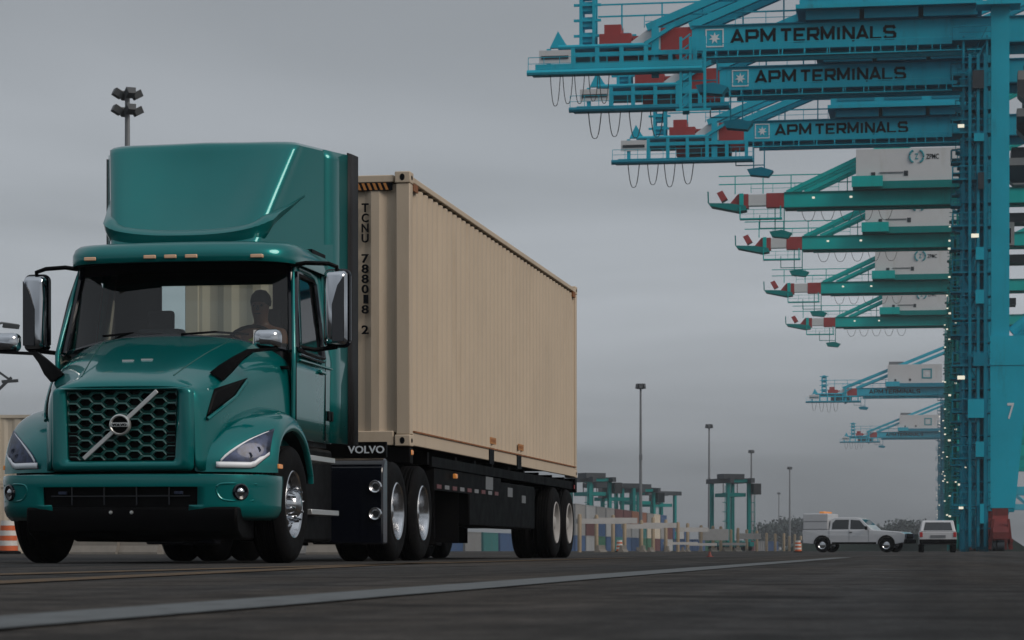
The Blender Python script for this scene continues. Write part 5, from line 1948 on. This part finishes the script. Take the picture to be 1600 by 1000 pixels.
# another lamp arm at the picture's edge
fm = thing('light_mast', 'light mast with a single head, cut by the picture\'s left edge above the hood mirror', 'light mast', at_px(-14, 120), 0, 'high light masts of the terminal')
MB().tube((0, 0, 0), (0, 0, 10.6), .12, 8, .08).build('pole', 'mast_grey', fm)
MB().path([(0, 0, 10.5), (.5, 0, 10.62), (1.3, 0, 10.5)], .06, 6).build('arm', 'mast_grey', fm)
MB().prism([(.55, 10.40), (1.25, 10.34), (1.3, 10.52), (.6, 10.60)], 'Y', -.2, .2).build('floodlight', 'lamp_dark', fm, smooth=False)
MB().beam((0, 0, 7.2), (.95, 0, 8.1), .12).beam((0, 0, 8.6), (1.0, 0, 7.9), .10).beam((.5, 0, 7.9), (1.25, 0, 7.95), .14).build('lower_bracket', 'lamp_dark', fm, smooth=False)

# ------------------------------------------------------------------ yellow posts, boards and barriers along the yard lane
pm = MB().lathe([(0, 2.5), (.08, 2.48), (.12, 2.40), (.12, 0)], 12, 'Z').mesh('guard_post', 'post_yellow')
p0 = Vector((3.9, 150, 0))
rnd = random.Random(3)
k = 0
along = 0.0
posts = []
while along < 300:
    p = p0 + QD * along
    o = inst(pm, 'guard_post', None, (p.x, p.y, 0), (0, 0, 0), (1 + along / 400, 1 + along / 400, rnd.uniform(.85, 1.02)))
    tag(o, 'yellow concrete guard post, %s post counting right from the trailer\'s rear' % (ORD[k] if k < 16 else ('%dth' % (k + 1))), 'post', 'yellow guard posts along the yard lane')
    posts.append(p)
    along += rnd.uniform(5.5, 9.5) * (1 + along / 160)
    k += 1
for j, (i, z0, z1) in enumerate(((0, 1.65, 1.95), (1, 1.75, 2.1), (3, 1.55, 1.85), (4, 1.7, 2.05), (6, .55, .75), (7, 1.6, 1.95), (8, .5, .72), (9, 1.0, 2.0), (11, .6, .85), (13, 1.3, 1.9))):
    if i + 1 < len(posts):
        a_, b_ = posts[i] - QR * .2, posts[i] + QR * 2.3 + QD * 1.5
        o = MB().beam((a_.x, a_.y, (z0 + z1) / 2), (b_.x, b_.y, (z0 + z1) / 2), .12, z1 - z0).build('sign_board', 'board_white', smooth=False)
        tag(o, 'white board fixed to a yellow post, %s board counting from the trailer' % ORD[j], 'sign board', 'white boards on the posts')
jm = MB().prism([(-.30, 0), (.30, 0), (.30, .08), (.14, .33), (.09, .81), (-.09, .81), (-.14, .33), (-.30, .08)], 'Y', -1.5, 1.5).mesh('concrete_barrier', 'concrete', smooth=False)
for i in range(14):
    p = Vector((4.6, 158, 0)) + QD * (i * 9.5) + QR * (.8 + .25 * (i % 3))
    o = inst(jm, 'concrete_barrier', None, p, (0, 0, -A_QUAY + rnd.uniform(-.1, .1)), (.7, 1.3, rnd.uniform(.38, .55)))
    tag(o, 'grey concrete barrier behind the yellow posts, %s counting from the trailer' % ORD[i], 'barrier', 'concrete barriers behind the posts')
# barriers seen between the truck's wheels
for i, (x, d) in enumerate(((520, 70), (545, 72), (215, 74), (150, 74), (235, 78))):
    p = at_px(x, d)
    o = inst(jm, 'concrete_barrier', None, p, (0, 0, R(80)), (1, .45, .75))
    tag(o, 'short concrete barrier glimpsed under the truck, %s from the left' % ['fourth', 'fifth', 'second', 'first', 'third'][i], 'barrier', 'concrete barriers under the truck')


def barrel(label, at, s=1.0):
    o = thing('traffic_barrel', label, 'traffic barrel', at, 0, 'orange and white traffic barrels')
    zz = [0, .10, .25, .40, .55, .70, .85, 1.0]
    for i in range(6):
        z0, z1 = zz[i + 1] * s, zz[i + 2] * s
        r0 = (.29 - .012 * i) * s
        MB().lathe([(0, z0), (r0, z0), (r0 - .008, z1 - .004), (0, z1 - .004)], 18, 'Z').build('band', 'barrel_orange' if i % 2 == 0 else 'barrel_white', o, angle=30)
    MB().lathe([(0, 0), (.38 * s, 0), (.38 * s, .06 * s), (.30 * s, .10 * s), (0, .10 * s)], 18, 'Z').build('base', 'rubber', o, angle=30)
    return o


barrel('orange and white striped barrel at the picture\'s left edge, beside the truck\'s front bumper', at_px(13, 79), 1.02)
barrel('orange and white barrel beside the white pickup\'s rear wheel', at_px(1247, 150), .68)
barrel('small orange barrel among the barriers below the tall mast', at_px(968, 175), .8)
cone = thing('traffic_cone', 'small red cone lying on the far end of the white line', 'traffic cone', at_px(1109, 44), 0)
MB().lathe([(0, .09), (.015, .09), (.035, .012), (.06, .012), (.06, 0), (0, 0)], 12, 'Z').build('cone', 'box_red', cone)

# ------------------------------------------------------------------ white pickup with service body, and the wagon beside it
def vehicle_wheel(parent, x, y, r=.39, w=.25, side=1):
    t_ = MB().lathe([(.22, -w / 2), (r * .9, -w / 2), (r, -w / 2 + .04), (r, w / 2 - .04), (r * .9, w / 2), (.22, w / 2), (.22, -w / 2)], 24, 'X').build('wheel', 'rubber', parent, loc=(x, y, r))
    MB().lathe([(.24, w / 2 - .03), (.22, w / 2 - .02), (.18, w / 2 - .06), (.08, w / 2 - .03), (0, w / 2 - .02)], 18, 'X', flip=side).build('rim', 'alloy', t_)


def body_side(m, prof, half, crown=.06):
    """vehicle body: side profile (y, z) extruded across, with sides pulled in above the belt"""
    n = len(prof)
    vs = []
    for sx in (-1, 1):
        for y, z in prof:
            k = half - max(0, (z - 1.1)) * .20
            vs.append((sx * k, y, z))
    fs = [tuple(range(n)), tuple(range(2 * n - 1, n - 1, -1))] + [(i, (i + 1) % n, n + (i + 1) % n, n + i) for i in range(n)]
    m.add(vs, fs)


pk = thing('pickup_truck', 'white crew cab pickup with a box topper and light bar, parked side-on', 'pickup', at_px(1341, 142), R(66))
# local: nose towards -Y


def arch(yc, r, z0, n=8):
    return [(yc + r * math.cos(math.pi * k / n), z0 + r * math.sin(math.pi * k / n)) for k in range(n, -1, -1)]


low = [(-2.85, .55)] + [(y, z) for y, z in arch(-1.85, .47, .45)] + [(y, z) for y, z in arch(1.75, .47, .45)] + [(2.85, .50), (2.88, 1.15), (2.85, 1.22), (-.85, 1.24), (-1.5, 1.18), (-2.65, 1.10), (-2.88, .98)]
m_ = MB()
body_side(m_, low, .98)
m_.build('body', 'car_white', pk, smooth=False, bevel=.03)
cabp = [(-1.05, 1.22), (-.40, 1.82), (-.15, 1.90), (1.10, 1.90), (1.30, 1.80), (1.38, 1.22)]
m_ = MB()
body_side(m_, cabp, .95)
m_.build('cab', 'car_white', pk, smooth=False, bevel=.03)
MB().box(-.97, .97, 1.42, 2.84, 1.23, 2.12).build('topper', 'car_white', pk, smooth=False, bevel=.04)
MB().box(-.99, .99, 1.44, 2.82, 1.70, 1.715).build('topper_seam', 'mast_grey', pk, smooth=False)
lb = MB().box(-.7, .7, 1.70, 2.0, 2.12, 2.24).build('light_bar', 'amber', pk, bevel=.03)
for sx in (-1, 1):
    for win in ([(-.78, 1.26), (-.33, 1.74), (.18, 1.78), (.18, 1.26)], [(.28, 1.26), (.28, 1.78), (1.02, 1.78), (1.20, 1.60), (1.22, 1.26)]):
        vs = [(sx * (.957 - max(0, z - 1.1) * .20), y, z) for y, z in win]
        MB().add(vs, [tuple(range(len(vs)))]).build('window', 'car_glass', pk, smooth=False)
    for y in (-1.85, 1.75):
        vehicle_wheel(pk, sx * .86, y, .40, .26, sx)
        MB().path([(sx * .985, yy, zz) for yy, zz in arch(y, .47, .45)], .025, 5).build('wheel_arch', 'satin_black', pk)
    MB().box(min(sx * .62, sx * .93), max(sx * .62, sx * .93), -2.90, -2.84, .80, 1.00).build('headlight', 'lens', pk, bevel=.01)
    MB().box(sx * 1.12 - .10, sx * 1.12 + .10, -.82, -.72, 1.22, 1.42).build('mirror', 'satin_black', pk, bevel=.02)
    MB().box(min(sx * .97, sx * 1.0), max(sx * .97, sx * 1.0), .06, .20, 1.08, 1.12).build('door_handle', 'satin_black', pk, smooth=False)
MB().add([(-.84, -1.0, 1.26), (.84, -1.0, 1.26), (.76, -.43, 1.80), (-.76, -.43, 1.80)], [(0, 1, 2, 3)]).build('windscreen', 'car_glass', pk, smooth=False)
MB().box(-.62, .62, -2.92, -2.86, .74, 1.02).build('grille', 'satin_black', pk, bevel=.01)
for sx in (-1, 1):
    for y in (-.86, .23, 1.36):
        MB().box(min(sx * .955, sx * .986), max(sx * .955, sx * .986), y - .008, y + .008, .56, 1.22).build('door_gap', 'mast_grey', pk, smooth=False)
    MB().box(min(sx * .95, sx * .995), max(sx * .95, sx * .995), -1.3, 1.2, .46, .56).build('sill', 'satin_black', pk, bevel=.01)
    MB().box(min(sx * .97, sx * .9745), max(sx * .97, sx * .9745), 1.50, 2.76, 1.30, 1.66).build('topper_door', 'car_white', pk, bevel=.01)
MB().box(-.98, .98, -2.98, -2.80, .48, .72).build('bumper', 'satin_black', pk, bevel=.04)
MB().box(-.98, .98, 2.80, 2.98, .50, .68).build('bumper', 'mast_grey', pk, bevel=.03)

sv = thing('estate_car', 'white pickup with a tall canopy seen from behind, beside the crane legs', 'car', at_px(1464, 140), R(172))
low = [(-2.5, .50)] + arch(-1.6, .42, .42) + arch(1.5, .42, .42) + [(2.5, .50), (2.52, 1.10), (1.0, 1.15), (-1.0, 1.13), (-2.4, 1.0)]
m_ = MB()
body_side(m_, low, .97)
m_.build('body', 'car_white', sv, smooth=False, bevel=.03)
up = [(-1.0, 1.12), (-.35, 1.66), (0, 1.72), (2.1, 1.70), (2.42, 1.12)]
m_ = MB()
body_side(m_, up, .93)
m_.build('canopy', 'car_white', sv, smooth=False, bevel=.04)
for y0, sgn in ((1, 1),):
    MB().add([(-.76, 2.405, 1.17), (.76, 2.405, 1.17), (.66, 2.18, 1.60), (-.66, 2.18, 1.60)], [(0, 1, 2, 3)]).build('rear_window', 'car_glass', sv, smooth=False)
MB().add([(-.76, -1.0, 1.16), (.76, -1.0, 1.16), (.68, -.42, 1.62), (-.68, -.42, 1.62)], [(0, 1, 2, 3)]).build('windscreen', 'car_glass', sv, smooth=False)
for sx in (-1, 1):
    vs = [(sx * (.937 - max(0, z - 1.1) * .20), y, z) for y, z in [(-.75, 1.18), (-.3, 1.58), (1.95, 1.60), (2.15, 1.18)]]
    MB().add(vs, [(0, 1, 2, 3)]).build('side_window', 'car_glass', sv, smooth=False)
    MB().box(min(sx * .80, sx * .96), max(sx * .80, sx * .96), 2.50, 2.545, .82, 1.08).build('tail_lamp', 'red_lens', sv, bevel=.01)
    for y in (-1.6, 1.5):
        vehicle_wheel(sv, sx * .84, y, .37, .24, sx)
    MB().tube((sx * .62, -.2, 1.76), (sx * .62, 1.9, 1.76), .025, 6).build('roof_rail', 'satin_black', sv)
MB().box(-.97, .97, 2.46, 2.62, .48, .70).build('bumper', 'satin_black', sv, bevel=.03)
MB().box(-.40, .40, 2.525, 2.535, .78, .92).build('number_plate', 'mast_grey', sv, smooth=False)

# ------------------------------------------------------------------ ship at the berth, its deck boxes showing between the crane legs
shp = thing('container_ship', 'teal container ship hull lying at the quay beyond the crane legs', 'ship', rail_point(520, 44), -A_QUAY)
hull = MB()
rows = []
for z, k in ((-3.5, .80), (2, .95), (8, 1.0), (12, 1.02)):
    rows.append([(-0.0 + 16 - 16 * k * f_, y, z) for y, f_ in ((-20, .05), (0, .7), (20, .95), (60, 1.0), (200, 1.0))] + [(16 + 16 * k * f_, y, z) for y, f_ in ((200, 1.0), (60, 1.0), (20, .95), (0, .7), (-20, .05))])
hull.grid([r_ + [r_[0]] for r_ in rows])
hull.add(rows[-1], [tuple(range(len(rows[-1])))])
hull.build('hull', 'ship_hull', shp, smooth=False)
cs = ['box_teal', 'box_white', 'box_green', 'box_grey', 'box_teal', 'box_white', 'box_teal', 'box_maroon']
for bay in range(3):
    for lv in range(7):
        for c_ in range(2):
            p = rail_point(520, 44) + QD * (18 + bay * 13.5) + QR * (2.2 + c_ * 2.6) + Vector((0, 0, 12.05 + lv * 2.6))
            col = cs[(lv + bay + (c_ % 2)) % 8]
            yard_box(col, p, -A_QUAY, '%s container in the deck stacks of the ship beyond the crane legs' % CNAME[col], '%s deck containers of the ship' % CNAME[col])

# ------------------------------------------------------------------ far trees
def far_tree(at, h, w, seed, label):
    rr = random.Random(seed)
    o = thing('tree', label, 'tree', at, 0, 'hazy trees on the horizon')
    t_ = MB().tube((0, 0, 0), (0, 0, h * .5), .35, 6, .15)
    for k in range(4):
        a = rr.uniform(0, 6.28)
        t_.tube((0, 0, h * .3 + k), (math.cos(a) * w * .3, math.sin(a) * w * .3, h * .6), .15, 5, .05)
    t_.build('trunk', 'bark', o, smooth=False)
    c_ = MB()
    lobes = [(rr.uniform(-.32, .32) * w, rr.uniform(-.3, .3) * w, h * rr.uniform(.42, .80), w * rr.uniform(.20, .34)) for _ in range(9)]
    for _ in range(2200):
        lx, ly, lz, lr = rr.choice(lobes)
        v = Vector((rr.gauss(0, 1), rr.gauss(0, 1), rr.gauss(0, 1))).normalized() * lr * rr.uniform(.55, 1.1)
        p = Vector((lx, ly, lz)) + v
        if p.z < h * .18:
            continue
        s_ = rr.uniform(.45, .95)
        a_ = Vector((rr.gauss(0, 1), rr.gauss(0, 1), rr.gauss(0, 1))).normalized() * s_
        b_ = a_.cross(Vector((rr.gauss(0, 1), rr.gauss(0, 1), rr.gauss(0, 1)))).normalized() * s_ * .7
        c_.add([p - a_, p + b_, p + a_, p - b_], [(0, 1, 2, 3)])
    c_.build('crown', 'leaf', o, smooth=False, merge=False)
    return o


tlist = [(1196, 1150, 12), (1207, 1180, 14), (1222, 1160, 13), (1238, 1200, 15), (1251, 1150, 15), (1264, 1180, 13), (1276, 1220, 14), (1381, 1180, 12), (1396, 1150, 14), (1412, 1200, 12), (1428, 1150, 13), (1443, 1180, 13), (1457, 1220, 12)]
for i, (x, d, h_) in enumerate(tlist):
    far_tree(at_px(x, d), h_ * .82, h_ * 1.35, 100 + i, ('hazy tree on the horizon left of the pickup, %s of seven from the left' % ORD[i]) if i < 7 else ('hazy tree on the horizon between pickup and crane legs, %s of six from the left' % ORD[i - 7]))
gb = MB().prism([(-20, 0), (20, 0), (16, 2.6), (-15, 2.8)], 'Y', 0, 8)
o = gb.build('grass_bank', 'leaf', None, smooth=False)
p = at_px(1418, 420)
o.location = p
tag(o, kind='structure')

# ------------------------------------------------------------------ haze in the harbour air
hz_ = MB().box(-420, 520, -30, 1500, -8, 84).build('haze', None, None, smooth=False)
hm_ = bpy.data.materials.new('haze')
hm_.use_nodes = True
hn = hm_.node_tree.nodes
hn.remove(hn['Principled BSDF'])
pv = hn.new('ShaderNodeVolumePrincipled')
pv.inputs['Color'].default_value = (0.86, 0.90, 0.95, 1)
pv.inputs['Density'].default_value = 0.00018
pv.inputs['Anisotropy'].default_value = 0.0
hm_.node_tree.links.new(pv.outputs[0], hn['Material Output'].inputs['Volume'])
hz_.data.materials.append(hm_)
tag(hz_, kind='stuff')
